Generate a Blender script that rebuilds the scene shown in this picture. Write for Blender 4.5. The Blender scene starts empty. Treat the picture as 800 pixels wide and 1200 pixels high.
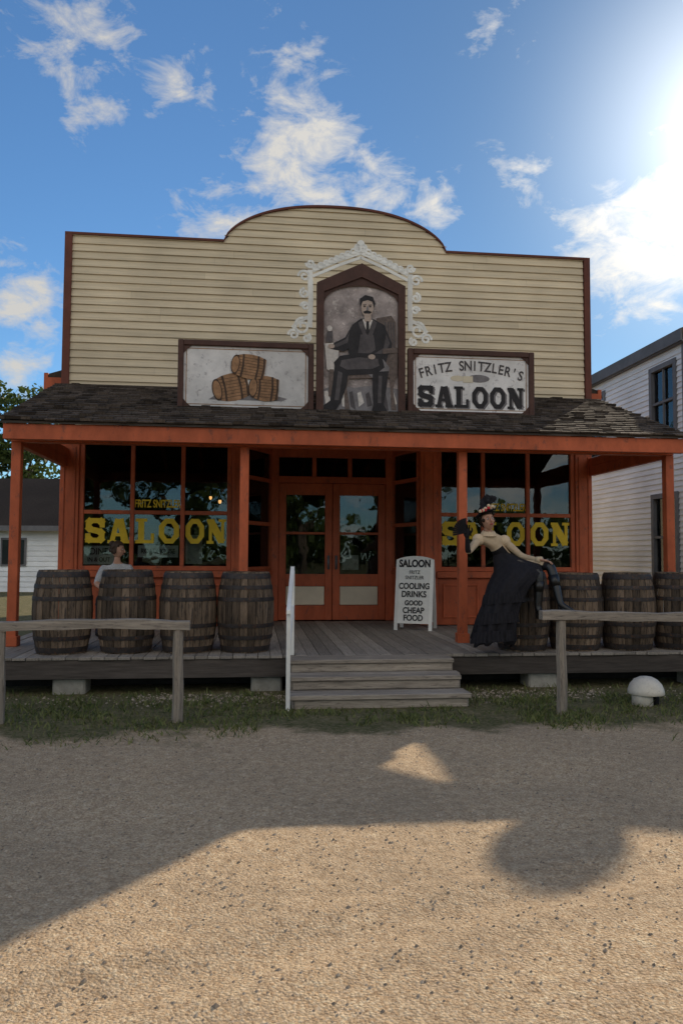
import bpy, math, random
import numpy as np
from mathutils import Vector, Matrix, noise as mnoise
random.seed(7); rng=np.random.default_rng(7)
S=bpy.context.scene
rad=math.radians
TH=rad(6.5)
F=Matrix.Translation((0,12,0))@Matrix.Rotation(TH,4,'Z')
SAZ,SEL=rad(29.5),rad(27)
SD=Vector((math.sin(SAZ)*math.cos(SEL),math.cos(SAZ)*math.cos(SEL),math.sin(SEL)))

# ---------------------------------------------------------------- materials
def M(name,col,rough=.75,var=.25,scale=6,stretch=(1,1,1),rnd=.12,bump=.25,bd=.01,worn=None,wthr=.58,metal=0,spec=.25,big=.12):
    m=bpy.data.materials.new(name); m.use_nodes=True; nt=m.node_tree; N=nt.nodes; L=nt.links
    b=N["Principled BSDF"]; b.inputs["Roughness"].default_value=rough; b.inputs["Metallic"].default_value=metal
    b.inputs["Specular IOR Level"].default_value=spec
    tc=N.new("ShaderNodeTexCoord"); mp=N.new("ShaderNodeMapping"); mp.inputs["Scale"].default_value=tuple(scale*s for s in stretch)
    L.new(tc.outputs["Object"],mp.inputs["Vector"])
    n1=N.new("ShaderNodeTexNoise"); n1.inputs["Scale"].default_value=1; n1.inputs["Detail"].default_value=5; n1.inputs["Roughness"].default_value=.68
    L.new(mp.outputs[0],n1.inputs["Vector"])
    at=N.new("ShaderNodeAttribute"); at.attribute_name="rnd"
    def mr(sock,a,b_,c,d):
        r=N.new("ShaderNodeMapRange"); L.new(sock,r.inputs[0]); 
        for i,x in enumerate((a,b_,c,d)): r.inputs[i+1].default_value=x
        return r.outputs[0]
    f1=mr(n1.outputs[0],.3,.7,1-var,1+var); f2=mr(at.outputs["Fac"],0,1,1-rnd,1+rnd)
    n2=N.new("ShaderNodeTexNoise"); n2.inputs["Scale"].default_value=.9; n2.inputs["Detail"].default_value=2; L.new(tc.outputs["Object"],n2.inputs["Vector"])
    f3=mr(n2.outputs[0],.3,.7,1-big,1+big)
    mu=N.new("ShaderNodeMath"); mu.operation='MULTIPLY'; L.new(f1,mu.inputs[0]); L.new(f2,mu.inputs[1])
    mu2=N.new("ShaderNodeMath"); mu2.operation='MULTIPLY'; L.new(mu.outputs[0],mu2.inputs[0]); L.new(f3,mu2.inputs[1])
    base=None
    if worn:
        n3=N.new("ShaderNodeTexNoise"); n3.inputs["Scale"].default_value=2.3; n3.inputs["Detail"].default_value=5; n3.inputs["Roughness"].default_value=.75
        L.new(mp.outputs[0],n3.inputs["Vector"])
        w=mr(n3.outputs[0],wthr,wthr+.07,0,1)
        mx=N.new("ShaderNodeMix"); mx.data_type='RGBA'; L.new(w,mx.inputs[0]); mx.inputs[6].default_value=(*col,1); mx.inputs[7].default_value=(*worn,1); base=mx.outputs[2]
    sc=N.new("ShaderNodeVectorMath"); sc.operation='SCALE'
    if base: L.new(base,sc.inputs[0])
    else: sc.inputs[0].default_value=col
    L.new(mu2.outputs[0],sc.inputs["Scale"]); L.new(sc.outputs[0],b.inputs["Base Color"])
    if bump:
        bp=N.new("ShaderNodeBump"); bp.inputs["Strength"].default_value=bump; bp.inputs["Distance"].default_value=bd
        L.new(n1.outputs[0],bp.inputs["Height"]); L.new(bp.outputs[0],b.inputs["Normal"])
    return m
OR=M("orange_paint",(.46,.105,.042),.55,.22,5,(1,1,.5),.12,.2,worn=(.27,.08,.045),wthr=.58)
RB=M("redbrown_trim",(.13,.04,.025),.6,.2,5)
CREAM=M("cream_clapboard",(.68,.55,.375),.7,.14,3,(.35,1,9),.10,.15,worn=(.50,.41,.29),wthr=.60,big=.14)
CREAMP=M("cream_panel_paint",(.70,.60,.44),.6,.08,4)
SHING=M("roof_shingle",(.085,.065,.052),.95,.4,18,(3,1,1),.5,.5,worn=(.19,.14,.10),wthr=.6,spec=.1)
DECK=M("deck_plank",(.28,.24,.20),.85,.3,7,(9,.5,4),.25,.4,worn=(.16,.135,.11),wthr=.57)
GREYW=M("weathered_grey_wood",(.30,.25,.20),.9,.35,5,(.6,8,8),.15,.5,worn=(.15,.12,.10),wthr=.55)
GREYV=M("weathered_grey_post",(.29,.24,.19),.9,.35,5,(8,8,.6),.15,.5,worn=(.15,.12,.10),wthr=.55)
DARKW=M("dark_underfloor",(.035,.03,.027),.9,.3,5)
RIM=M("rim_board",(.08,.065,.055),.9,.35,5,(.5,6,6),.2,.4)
OAK=M("barrel_oak",(.13,.09,.06),.8,.5,6,(4,4,.5),.55,.4,worn=(.045,.034,.027),wthr=.53,big=.35)
HOOP=M("barrel_hoop",(.045,.038,.036),.6,.35,14,rnd=.1,metal=.2,worn=(.10,.05,.03),wthr=.55)
WHITE=M("white_paint",(.80,.77,.71),.6,.08,6,worn=(.58,.54,.48),wthr=.64)
WCLAP=M("white_clapboard",(.78,.78,.78),.7,.1,4,(1,.4,8),.06,.15,worn=(.55,.55,.55),wthr=.63)
GREYT=M("grey_trim",(.16,.155,.16),.7,.15,5)
BROWNF=M("sign_frame_brown",(.075,.034,.024),.55,.25,7,rnd=.1)
SIGNW=M("sign_white",(.70,.66,.63),.55,.15,5,big=.18,worn=(.45,.41,.40),wthr=.57)
PORT=M("portrait_ground",(.34,.28,.26),.6,.5,4,big=.35,worn=(.52,.44,.40),wthr=.55)
INK=M("sign_ink",(.028,.024,.025),.6,.3,9)
INK2=M("sign_ink_soft",(.085,.072,.072),.6,.35,9)
INKG=M("sign_grey",(.2,.18,.18),.6,.3,9)
TANP=M("sign_barrel_tan",(.30,.16,.08),.6,.4,12)
TAND=M("sign_barrel_dark",(.07,.04,.025),.6,.4,12)
YEL=M("yellow_lettering",(.80,.52,.03),.5,.12,6,rnd=.0,bump=0)
BLK=M("black_cloth",(.017,.015,.018),.85,.3,18,bump=.4)
BLOUSE=M("cream_blouse",(.66,.50,.33),.85,.12,20,bump=.4)
WBLOUSE=M("white_print_blouse",(.58,.56,.54),.85,.1,70,bump=.2,worn=(.12,.14,.2),wthr=.52)
SKIN=M("skin",(.50,.27,.18),.5,.06,12,bump=.05,rnd=0)
HAIRB=M("dark_hair",(.03,.018,.012),.6,.4,40,(1,1,.2))
HAIRG=M("brown_hair",(.06,.035,.022),.6,.4,40,(1,1,.2))
RED=M("red_flower",(.5,.03,.04),.7,.2,20)
LIP=M("lips",(.4,.08,.07),.5,.05,20,bump=0)
EYEW=M("eye_white",(.75,.73,.7),.3,.02,20,bump=0)
LEATH=M("black_leather",(.015,.013,.012),.35,.3,20,spec=.5)
STONE=M("limestone_block",(.36,.33,.28),.9,.25,9,bump=.6)
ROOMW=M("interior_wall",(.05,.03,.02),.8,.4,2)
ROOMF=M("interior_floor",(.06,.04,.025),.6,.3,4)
BARK=M("bark",(.09,.07,.055),.95,.4,8,(4,4,.7),bump=.8,bd=.03)
DOMEW=M("dome_plastic",(.70,.63,.53),.5,.15,10,worn=(.4,.34,.27),wthr=.6)
METAL=M("galvanised_metal",(.25,.26,.27),.5,.2,10,metal=.6)

def leafmat(name,c1,c2,tl=.3):
    m=bpy.data.materials.new(name); m.use_nodes=True; nt=m.node_tree; N=nt.nodes; L=nt.links
    b=N["Principled BSDF"]; b.inputs["Roughness"].default_value=.6; b.inputs["Specular IOR Level"].default_value=.2
    at=N.new("ShaderNodeAttribute"); at.attribute_name="rnd"
    mx=N.new("ShaderNodeMix"); mx.data_type='RGBA'; L.new(at.outputs["Fac"],mx.inputs[0]); mx.inputs[6].default_value=(*c1,1); mx.inputs[7].default_value=(*c2,1)
    L.new(mx.outputs[2],b.inputs["Base Color"])
    if tl:
        tr=N.new("ShaderNodeBsdfTranslucent"); L.new(mx.outputs[2],tr.inputs[0])
        ms=N.new("ShaderNodeMixShader"); ms.inputs[0].default_value=tl; L.new(b.outputs[0],ms.inputs[1]); L.new(tr.outputs[0],ms.inputs[2])
        L.new(ms.outputs[0],N["Material Output"].inputs[0])
    return m
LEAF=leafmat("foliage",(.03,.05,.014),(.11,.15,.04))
GRASS=leafmat("grass_blades",(.055,.085,.02),(.20,.20,.07),0)
def glass():
    m=bpy.data.materials.new("window_glass"); m.use_nodes=True; nt=m.node_tree; N=nt.nodes; L=nt.links
    N.remove(N["Principled BSDF"])
    t=N.new("ShaderNodeBsdfTransparent"); t.inputs[0].default_value=(.70,.73,.71,1)
    g=N.new("ShaderNodeBsdfGlossy"); g.inputs["Roughness"].default_value=.015; g.inputs[0].default_value=(.9,.95,1,1)
    fr=N.new("ShaderNodeFresnel"); fr.inputs[0].default_value=1.58
    tc=N.new("ShaderNodeTexCoord"); n=N.new("ShaderNodeTexNoise"); n.inputs["Scale"].default_value=2.2; L.new(tc.outputs["Object"],n.inputs["Vector"])
    bp=N.new("ShaderNodeBump"); bp.inputs["Strength"].default_value=.12; bp.inputs["Distance"].default_value=.02; L.new(n.outputs[0],bp.inputs["Height"]); L.new(bp.outputs[0],g.inputs["Normal"])
    mx=N.new("ShaderNodeMixShader"); L.new(fr.outputs[0],mx.inputs[0]); L.new(t.outputs[0],mx.inputs[1]); L.new(g.outputs[0],mx.inputs[2]); L.new(mx.outputs[0],N["Material Output"].inputs[0])
    return m
GLASS=glass()
def emis(name,c,s):
    m=bpy.data.materials.new(name); m.use_nodes=True; b=m.node_tree.nodes["Principled BSDF"]
    b.inputs["Base Color"].default_value=(*c,1); b.inputs["Emission Color"].default_value=(*c,1); b.inputs["Emission Strength"].default_value=s; return m
BULB=emis("warm_bulb",(1,.5,.18),2.2)

# ---------------------------------------------------------------- mesh builder
class MB:
    def __init__(s): s.v=[];s.f=[];s.m=[];s.r=[];s.T=None
    def add(s,vs,fs,m=0,r=None):
        o=len(s.v); r=random.random() if r is None else r
        if s.T is not None: vs=[tuple(s.T@Vector(p)) for p in vs]
        s.v.extend(tuple(p) for p in vs)
        for q in fs: s.f.append(tuple(i+o for i in q)); s.m.append(m); s.r.append(r)
    def box(s,a,b,m=0,r=None):
        x0,y0,z0=a;x1,y1,z1=b
        s.add([(x0,y0,z0),(x1,y0,z0),(x1,y1,z0),(x0,y1,z0),(x0,y0,z1),(x1,y0,z1),(x1,y1,z1),(x0,y1,z1)],
              [(0,3,2,1),(4,5,6,7),(0,1,5,4),(1,2,6,5),(2,3,7,6),(3,0,4,7)],m,r)
    def poly(s,pts,d=None,m=0,r=None):
        """flat polygon; d = extrusion vector"""
        n=len(pts)
        if d is None: s.add(pts,[tuple(range(n))],m,r); return
        q=[tuple(Vector(p)+Vector(d)) for p in pts]
        s.add(list(pts)+q,[tuple(range(n)),tuple(range(2*n-1,n-1,-1))]+[(i,(i+1)%n,n+(i+1)%n,n+i) for i in range(n)],m,r)
    def tube(s,pts,rs,n=10,m=0,r=None,cap=True,sq=(1,1)):
        pts=[Vector(p) for p in pts]; vs=[];fs=[]
        if not hasattr(rs,'__len__'): rs=[rs]*len(pts)
        up=None
        for i,p in enumerate(pts):
            t=(pts[min(i+1,len(pts)-1)]-pts[max(i-1,0)]).normalized()
            if up is None:
                up=Vector((0,0,1)) if abs(t.z)<.9 else Vector((0,1,0))
            a=t.cross(up).normalized(); b=a.cross(t).normalized(); up=b
            for k in range(n):
                w=2*math.pi*k/n; vs.append(tuple(p+a*(math.cos(w)*rs[i]*sq[0])+b*(math.sin(w)*rs[i]*sq[1])))
        for i in range(len(pts)-1):
            for k in range(n):
                fs.append((i*n+k,i*n+(k+1)%n,(i+1)*n+(k+1)%n,(i+1)*n+k))
        if cap: fs.append(tuple(range(n-1,-1,-1))); fs.append(tuple((len(pts)-1)*n+k for k in range(n)))
        s.add(vs,fs,m,r)
    def ell(s,c,rr,m=0,nu=16,nv=10,fn=None,keep=None,r=None):
        vs=[];fs=[];un=[]
        for j in range(nv+1):
            ph=math.pi*j/nv
            for i in range(nu):
                a=2*math.pi*i/nu; p=(math.sin(ph)*math.cos(a),math.sin(ph)*math.sin(a),math.cos(ph)); un.append(p)
                q=fn(p) if fn else (p[0]*rr[0],p[1]*rr[1],p[2]*rr[2])
                vs.append((c[0]+q[0],c[1]+q[1],c[2]+q[2]))
        for j in range(nv):
            for i in range(nu):
                q=(j*nu+i,(j+1)*nu+i,(j+1)*nu+(i+1)%nu,j*nu+(i+1)%nu)
                if keep:
                    cc=[sum(un[k][t] for k in q)/4 for t in range(3)]
                    if not keep(cc): continue
                fs.append(q)
        s.add(vs,fs,m,r)
    def rings(s,R,m=0,r=None):
        n=len(R[0]);vs=[p for q in R for p in q];fs=[]
        for i in range(len(R)-1):
            for k in range(n): fs.append((i*n+k,i*n+(k+1)%n,(i+1)*n+(k+1)%n,(i+1)*n+k))
        s.add(vs,fs,m,r)
    def ribbon(s,pts,w,m=0,y=0.,th=.012,r=None):
        """flat strokes in the x-z plane, each a hair proud of the last"""
        for i in range(len(pts)-1):
            a=Vector(pts[i]);b=Vector(pts[i+1]); t=(b-a)
            if t.length<1e-6: continue
            t.normalize(); n=Vector((-t.y,t.x))*w/2; a2=a-t*w*.18; b2=b+t*w*.18; yy=y-.0003*(i%7)
            s.poly([(p.x,yy,p.y) for p in (a2-n,b2-n,b2+n,a2+n)],(0,-th,0),m,r)
    def mesh(s,name,mats,smooth=False):
        me=bpy.data.meshes.new(name); me.from_pydata(s.v,[],s.f); 
        for q in mats: me.materials.append(q)
        me.polygons.foreach_set("material_index",s.m)
        at=me.attributes.new("rnd",'FLOAT','FACE'); at.data.foreach_set("value",s.r)
        if smooth: me.polygons.foreach_set("use_smooth",[True]*len(s.f))
        me.update(); return me
def link(o): S.collection.objects.link(o); return o
class G:
    def __init__(s,name,o=(0,0,0),rot=0,frame=True):
        s.e=link(bpy.data.objects.new(name,None)); s.e.empty_display_size=.2; s.o=Vector(o)
        s.e.matrix_world=(F if frame else Matrix.Identity(4))@Matrix.Translation(o)@Matrix.Rotation(rot,4,'Z')
    def part(s,name,mb,mats,smooth=False,bevel=0,absolute=True,mat=None):
        if not isinstance(mats,(list,tuple)): mats=[mats]
        me=mb if isinstance(mb,bpy.types.Mesh) else mb.mesh(name,mats,smooth)
        o=link(bpy.data.objects.new(name,me)); o.parent=s.e
        if mat is not None: o.matrix_local=mat
        elif absolute: o.matrix_local=Matrix.Translation(-s.o)
        if bevel:
            b=o.modifiers.new("bev",'BEVEL'); b.width=bevel; b.segments=1; b.limit_method='ANGLE'
        return o
    def text(s,name,body,c,size,mat,width=None,rotz=0,bold=0,sx=1,roll=0,ext=.002):
        """text facing -v at local absolute coords c (centre)"""
        cu=bpy.data.curves.new(name,'FONT'); cu.body=body; cu.size=size; cu.align_x='CENTER'; cu.align_y='CENTER'; cu.extrude=ext; cu.offset=bold
        cu.materials.append(mat); o=link(bpy.data.objects.new(name,cu)); o.parent=s.e
        o.matrix_local=Matrix.Translation(Vector(c)-s.o)@Matrix.Rotation(rotz,4,'Z')@Matrix.Rotation(math.pi/2,4,'X')@Matrix.Rotation(roll,4,'Z')@Matrix.Diagonal((sx,1,1,1))
        return o

# slab letters -------------------------------------------------------------
def octo(cx,cy,rx,ry,k=.42):
    return [(cx-rx*k,cy+ry),(cx+rx*k,cy+ry),(cx+rx,cy+ry*k),(cx+rx,cy-ry*k),(cx+rx*k,cy-ry),(cx-rx*k,cy-ry),(cx-rx,cy-ry*k),(cx-rx,cy+ry*k)]
LET={'S':[([(.70,.66),(.70,.80),(.60,.89),(.22,.89),(.12,.80),(.12,.63),(.22,.54),(.60,.46),(.70,.37),(.70,.20),(.60,.11),(.22,.11),(.12,.20),(.12,.34)],.21),([(.76,.62),(.76,.98)],.1),([(.05,.02),(.05,.38)],.1)],
 'A':[([(.14,.05),(.36,.97)],.17),([(.70,.05),(.46,.97)],.25),([(.24,.34),(.62,.34)],.14),([(-.04,.06),(.32,.06)],.13),([(.50,.06),(.92,.06)],.13)],
 'L':[([(.24,.03),(.24,.97)],.25),([(0,.93),(.48,.93)],.13),([(0,.07),(.76,.07)],.14),([(.71,.05),(.71,.40)],.13)],
 'N':[([(.15,.03),(.15,.97)],.14),([(.15,.93),(.68,.07)],.24),([(.70,.03),(.70,.97)],.14),([(-.02,.94),(.32,.94)],.12),([(.52,.94),(.86,.94)],.12),([(-.02,.06),(.30,.06)],.12)]}
def slab(mb,word,x0,x1,z0,z1,y,m=0,th=.003):
    n=len(word); h=z1-z0; adv=(x1-x0)/n; w=adv*.86/.84
    for i,c in enumerate(word):
        ox=x0+i*adv+adv*.07
        if c=='O':
            a=octo(.42,.5,.42,.5);b=octo(.42,.5,.20,.30)
            for k in range(8):
                q=[a[k],a[(k+1)%8],b[(k+1)%8],b[k]]
                mb.poly([(ox+p[0]*w,y,z0+p[1]*h) for p in q],(0,-th,0),m,.5)
        else:
            jj=0
            for pts,sw in LET[c]:
                for k in range(len(pts)-1):
                    P=Vector((pts[k][0]*w,pts[k][1]*h));Q=Vector((pts[k+1][0]*w,pts[k+1][1]*h)); t=(Q-P).normalized()
                    W=sw*(w*abs(t.y)+h*abs(t.x)*.95); nn=Vector((-t.y,t.x))*W/2; e=t*W*(.22 if len(pts)>3 else 0); jj+=1
                    yy=y-.0004*jj
                    mb.poly([(ox+p.x,yy,z0+p.y) for p in (P-e-nn,Q+e-nn,Q+e+nn,P-e+nn)],(0,-th,0),m,.5)

# ================================================================ SALOON
sal=G("saloon_building")
UL,UR=-4.25,4.07
def topz(u):
    if -1.88<u<1.68:
        t=(u+.10)/1.78; t=max(-1,min(1,t)); return 6.36+.66*(1-abs(t)**2.3)**.62
    return 6.38
mb=MB(); z=3.3; st=.118
us=[UL+.09+i*(UR-UL-.18)/110 for i in range(111)]
while z<7.05:
    z1=z+st; r=random.random()
    joints=sorted(random.sample(range(10,100),2))
    for i in range(110):
        ua,ub=us[i],us[i+1]; ta,tb=topz(ua),topz(ub)
        if i in joints: r=random.random()
        if max(ta,tb)<=z: continue
        za,zb=min(z1,max(z,ta)),min(z1,max(z,tb))
        fa=(za-z)/st; fb=(zb-z)/st
        g=.0015 if i in joints else 0
        mb.add([(ua+g,-.026,z),(ub,-.026,z),(ub,-.026+.022*fb,zb),(ua+g,-.026+.022*fa,za),(ua+g,0,z),(ub,0,z)],[(0,1,2,3),(4,5,1,0)],0,r)
    z=z1
sal.part("false_front_clapboard",mb,CREAM)
mb=MB()
for i in range(110):
    mb.poly([(us[i],.004,3.2),(us[i+1],.004,3.2),(us[i+1],.004,topz(us[i+1])),(us[i],.004,topz(us[i]))],(0,.12,0),0,.3)
sal.part("false_front_backing",mb,GREYT)
mb=MB()
pts=[UL-.02]+[u for u in np.linspace(UL,-1.9,6)]+[-1.881]+list(np.linspace(-1.879,1.679,60))+[1.681]+list(np.linspace(1.72,UR,6))+[UR+.02]
for a,b in zip(pts[:-1],pts[1:]):
    if b-a<1e-4: continue
    za,zb=topz(a+1e-5),topz(b-1e-5)
    if abs(b-a)<.003: za=zb=max(za,zb)
    mb.poly([(a,-.05,za),(b,-.05,zb),(b,-.05,zb+.035),(a,-.05,za+.035)],(0,.2,0),0,.4)
mb.box((UL-.02,-.05,3.2),(UL+.09,.16,6.378)); mb.box((UR-.08,-.05,3.2),(UR+.02,.16,6.378))
sal.part("parapet_cap_trim",mb,RB)
mb=MB()
mb.box((UL+.02,.95,0),(UL+.14,11,4.2)); mb.box((UR-.14,.95,0),(UR-.02,11,4.2)); mb.box((UL+.14,10.9,0),(UR-.14,11,4.2))
mb.box((UL+.02,.13,.38),(UL+.14,.95,4.2)); mb.box((UR-.14,.13,.38),(UR-.02,.95,4.2))
sal.part("side_walls",mb,CREAM)
mb=MB(); cu=(UL+UR)/2
for e in (UL-.26,UR+.22):
    mb.poly([(e,.18,4.12),(cu,.18,5.55),(cu,.18,5.67),(e,.18,4.26)],(0,11.1,0),0)
sal.part("main_roof",mb,SHING)
mb=MB()
mb.box((UL-.33,.17,4.02),(UL-.27,11.3,4.27)); mb.box((UR+.23,.17,4.02),(UR+.29,11.3,4.27))
mb.box((UL-.27,.165,4.02),(UL-.03,.2,4.2)); mb.box((UR+.03,.165,4.02),(UR+.23,.2,4.2))
sal.part("eave_fascia",mb,OR)

# storefront ---------------------------------------------------------------
fr=MB(); gl=MB()
def pane(p0,p1,z0,z1,xs,zs,w=.06,d=.07,outer=.07):
    p0=Vector(p0);p1=Vector(p1);L=(p1-p0).length;a=math.atan2(p1.y-p0.y,p1.x-p0.x)
    T=Matrix.Translation((p0.x,p0.y,0))@Matrix.Rotation(a,4,'Z'); fr.T=T; gl.T=T
    fr.box((0,-d/2,z0),(outer,d/2,z1)); fr.box((L-outer,-d/2,z0),(L,d/2,z1))
    fr.box((outer,-d/2+.002,z0),(L-outer,d/2-.002,z0+outer)); fr.box((outer,-d/2+.002,z1-outer),(L-outer,d/2-.002,z1))
    for x in xs: fr.box((x-w/2,-d/2+.006,z0+outer),(x+w/2,d/2-.006,z1-outer))
    for zz in zs: 
        xx=[outer]+[x for x in xs]+[L-outer]
        for k in range(len(xx)-1):
            fr.box((xx[k]+(w/2 if k else 0),-d/2+.01,zz-w/2),(xx[k+1]-(w/2 if k<len(xx)-2 else 0),d/2-.01,zz+w/2))
    gl.box((outer-.01,.012,z0+outer-.01),(L-outer+.01,.018,z1-outer+.01)); fr.T=gl.T=None
pane((-3.97,0),(-1.70,0),1.25,3.22,[.78,1.53],[2.13])
pane((1.52,0),(3.79,0),1.25,3.22,[.75,1.49],[2.15])
pane((-1.53,.06),(-1.07,.90),1.25,3.22,[],[2.0,2.72],outer=.055)
pane((.97,.90),(1.26,.06),1.25,3.22,[],[2.0,2.72],outer=.055)
fr.box((-4.25,-.06,.41),(-3.972,.13,3.3)); fr.box((3.792,-.06,.41),(4.07,.13,3.3))
fr.box((-1.698,-.06,.41),(-1.52,.13,3.3)); fr.box((1.25,-.06,.41),(1.518,.13,3.3))
for u0,u1 in ((-4.2,-4.02),(3.84,4.02),(1.30,1.47),(-1.67,-1.55)):
    fr.box((u0,-.078,.412),(u1,-.0605,.62)); fr.box((u0,-.074,.75),(u0+.022,-.0605,3.1)); fr.box((u1-.022,-.074,.75),(u1,-.0605,3.1))
for a,b in ((-3.97,-1.70),(1.52,3.79)):
    fr.box((a,-.02,.41),(b,.1,1.15)); fr.box((a-.02,-.10,1.15),(b+.02,.1,1.247)); fr.box((a,-.03,3.223),(b,.1,3.45))
    n=3
    for k in range(n):
        w=(b-a)/n; x0=a+k*w+.09; x1=a+(k+1)*w-.09
        fr.box((x0,-.04,.52),(x0+.03,-.021,1.05)); fr.box((x1-.03,-.04,.52),(x1,-.021,1.05)); fr.box((x0+.03,-.04,.52),(x1-.03,-.021,.55)); fr.box((x0+.03,-.04,1.02),(x1-.03,-.021,1.05))
for p0,p1 in (((-1.53,.06),(-1.07,.90)),((.97,.90),(1.26,.06))):
    a=math.atan2(p1[1]-p0[1],p1[0]-p0[0]); L=math.dist(p0,p1)
    fr.T=Matrix.Translation((p0[0],p0[1],0))@Matrix.Rotation(a,4,'Z'); fr.box((0,-.03,.41),(L,.05,1.18)); fr.box((0,-.05,1.18),(L,.06,1.247)); fr.box((0,-.03,3.223),(L,.05,3.5)); fr.T=None
V0=.9
fr.box((-1.07,V0-.05,.41),(-.95,V0+.07,3.3)); fr.box((.85,V0-.05,.41),(.97,V0+.07,3.3))
fr.box((-.95,V0-.045,2.70),(.85,V0+.065,2.81)); fr.box((-.95,V0-.045,3.13),(.85,V0+.065,3.3))
for x in (-.36,.24): fr.box((x-.035,V0-.04,2.81),(x+.035,V0+.06,3.13))
gl.box((-.95,V0+.01,2.80),(.85,V0+.016,3.14))
for x0,x1 in ((-.945,-.055),(-.045,.845)):
    y0,y1=V0-.025,V0+.035
    fr.box((x0,y0,.42),(x0+.12,y1,2.695),0,.5); fr.box((x1-.12,y0,.42),(x1,y1,2.695),0,.5)
    fr.box((x0+.12,y0,2.50),(x1-.12,y1,2.695),0,.5); fr.box((x0+.12,y0,.98),(x1-.12,y1,1.18),0,.5); fr.box((x0+.12,y0,.42),(x1-.12,y1,.66),0,.5)
    fr.box((x0+.12,y0+.008,1.84),(x1-.12,y1-.008,1.88),0,.5)
    gl.box((x0+.11,V0+.004,1.17),(x1-.11,V0+.010,2.51))
sal.part("storefront_frames",fr,OR,bevel=.005); sal.part("window_panes",gl,GLASS)
mb=MB()
for x0,x1 in ((-.945,-.055),(-.045,.845)): mb.box((x0+.125,V0-.01,.665),(x1-.125,V0+.02,.975))
sal.part("door_kick_panels",mb,CREAMP,bevel=.01)
mb=MB()
for x in (-.115,.015): mb.tube([(x,V0-.03,1.45),(x,V0-.075,1.45),(x,V0-.075,1.30),(x,V0-.03,1.30)],.009,8); mb.box((x-.02,V0-.032,1.26),(x+.02,V0-.026,1.49))
sal.part("door_handles",mb,METAL,True)
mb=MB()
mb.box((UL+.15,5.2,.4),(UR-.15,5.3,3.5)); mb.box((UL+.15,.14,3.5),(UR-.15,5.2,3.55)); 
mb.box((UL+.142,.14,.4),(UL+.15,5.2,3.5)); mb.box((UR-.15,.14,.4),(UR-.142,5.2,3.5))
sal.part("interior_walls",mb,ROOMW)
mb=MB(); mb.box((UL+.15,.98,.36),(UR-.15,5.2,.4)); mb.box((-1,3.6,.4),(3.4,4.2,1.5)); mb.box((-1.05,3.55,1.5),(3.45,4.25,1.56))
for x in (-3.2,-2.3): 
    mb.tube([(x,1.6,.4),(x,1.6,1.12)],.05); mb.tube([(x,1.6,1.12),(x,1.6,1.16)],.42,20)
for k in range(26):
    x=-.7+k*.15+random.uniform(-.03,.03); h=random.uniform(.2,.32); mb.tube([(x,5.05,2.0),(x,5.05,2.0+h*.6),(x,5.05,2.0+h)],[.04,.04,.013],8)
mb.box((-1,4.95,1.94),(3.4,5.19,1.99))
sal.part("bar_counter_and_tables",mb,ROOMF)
BP=((-1.95,1.6,2.42),(-2.2,3.2,2.6),(1.15,2.2,2.05))
mb=MB()
for p in BP: mb.ell(p,(.028,.028,.04),0,8,6)
sal.part("lit_bulbs",mb,BULB,True)
mb=MB()
for p in BP: mb.tube([(p[0],p[1],p[2]+.04),(p[0],p[1],3.5)],.008,6); mb.tube([(p[0],p[1],p[2]+.02),(p[0],p[1],p[2]+.13)],[.11,.03],12,cap=False)
sal.part("lamp_cords",mb,BLK)
mb=MB()
for t_,a_,b_ in (("SA",-3.90,-3.215),("LO",-3.165,-2.465),("ON",-2.415,-1.765),("SA",1.585,2.245),("LO",2.295,2.985),("ON",3.035,3.725)):
    slab(mb,t_,a_,b_,1.66,2.04,.010)
sal.part("window_lettering_saloon",mb,YEL)
sal.text("window_lettering_name","FRITZ SNITZLER",(-2.815,.008,2.26),.165,YEL,sx=.58,bold=.004)
sal.text("window_lettering_name","FRITZ SNITZLER",(2.64,.008,2.27),.165,YEL,sx=.58,bold=.004)
mb=MB(); mb.box((-3.9,.03,1.34),(-3.45,.036,1.62)); mb.box((-3.1,.03,1.45),(-2.5,.036,1.63)); mb.box((-2.4,.2,1.35),(-2.15,.206,1.8))
mb.box((.12,V0+.03,1.25),(.40,V0+.036,1.5))
sal.part("window_notices",mb,SIGNW)
for c,t,s_ in (((-3.675,.027,1.53),"DINE",.14),((-3.675,.027,1.41),"IN & OUT",.09),((-2.8,.027,1.54),"ROADHOUSE",.10)):
    sal.text("notice_text",t,c,s_,INK,sx=.85,bold=.002)

# porch --------------------------------------------------------------------
mb=MB(); x=-4.4
while x<4.25:
    w=.135; mb.box((x,-3.45+random.uniform(-.012,.012),.368+random.uniform(0,.003)),(x+w-.006,(V0 if -1.5<x<1.2 else -.02),.4+random.uniform(-.003,.003))); x+=w
sal.part("porch_deck",mb,DECK,bevel=.003)
mb=MB(); mb.box((-4.38,-3.43,.17),(-.99,-3.38,.366)); mb.box((.8,-3.43,.17),(4.22,-3.38,.366)); mb.box((-.99,-3.43,.0),(.8,-3.38,.366)); mb.box((-4.38,-3.38,.17),(-4.33,0,.366)); mb.box((4.17,-3.38,.17),(4.22,0,.366))
sal.part("rim_boards",mb,RIM)
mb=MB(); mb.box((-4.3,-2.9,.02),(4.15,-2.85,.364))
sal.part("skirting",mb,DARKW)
mb=MB()
for u in (-3.3,-1.2,1.95,3.9): mb.box((u-.17,-3.36,-.02),(u+.17,-3.05,.17)); 
sal.part("foundation_blocks",mb,STONE,bevel=.02)
mb=MB(); pu=(-4.19,-1.48,1.28,4.07)
for u in pu:
    mb.box((u-.055,-2.41,.401),(u+.055,-2.30,2.83)); mb.box((u-.075,-2.43,.401),(u+.075,-2.28,.52)); 
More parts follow.
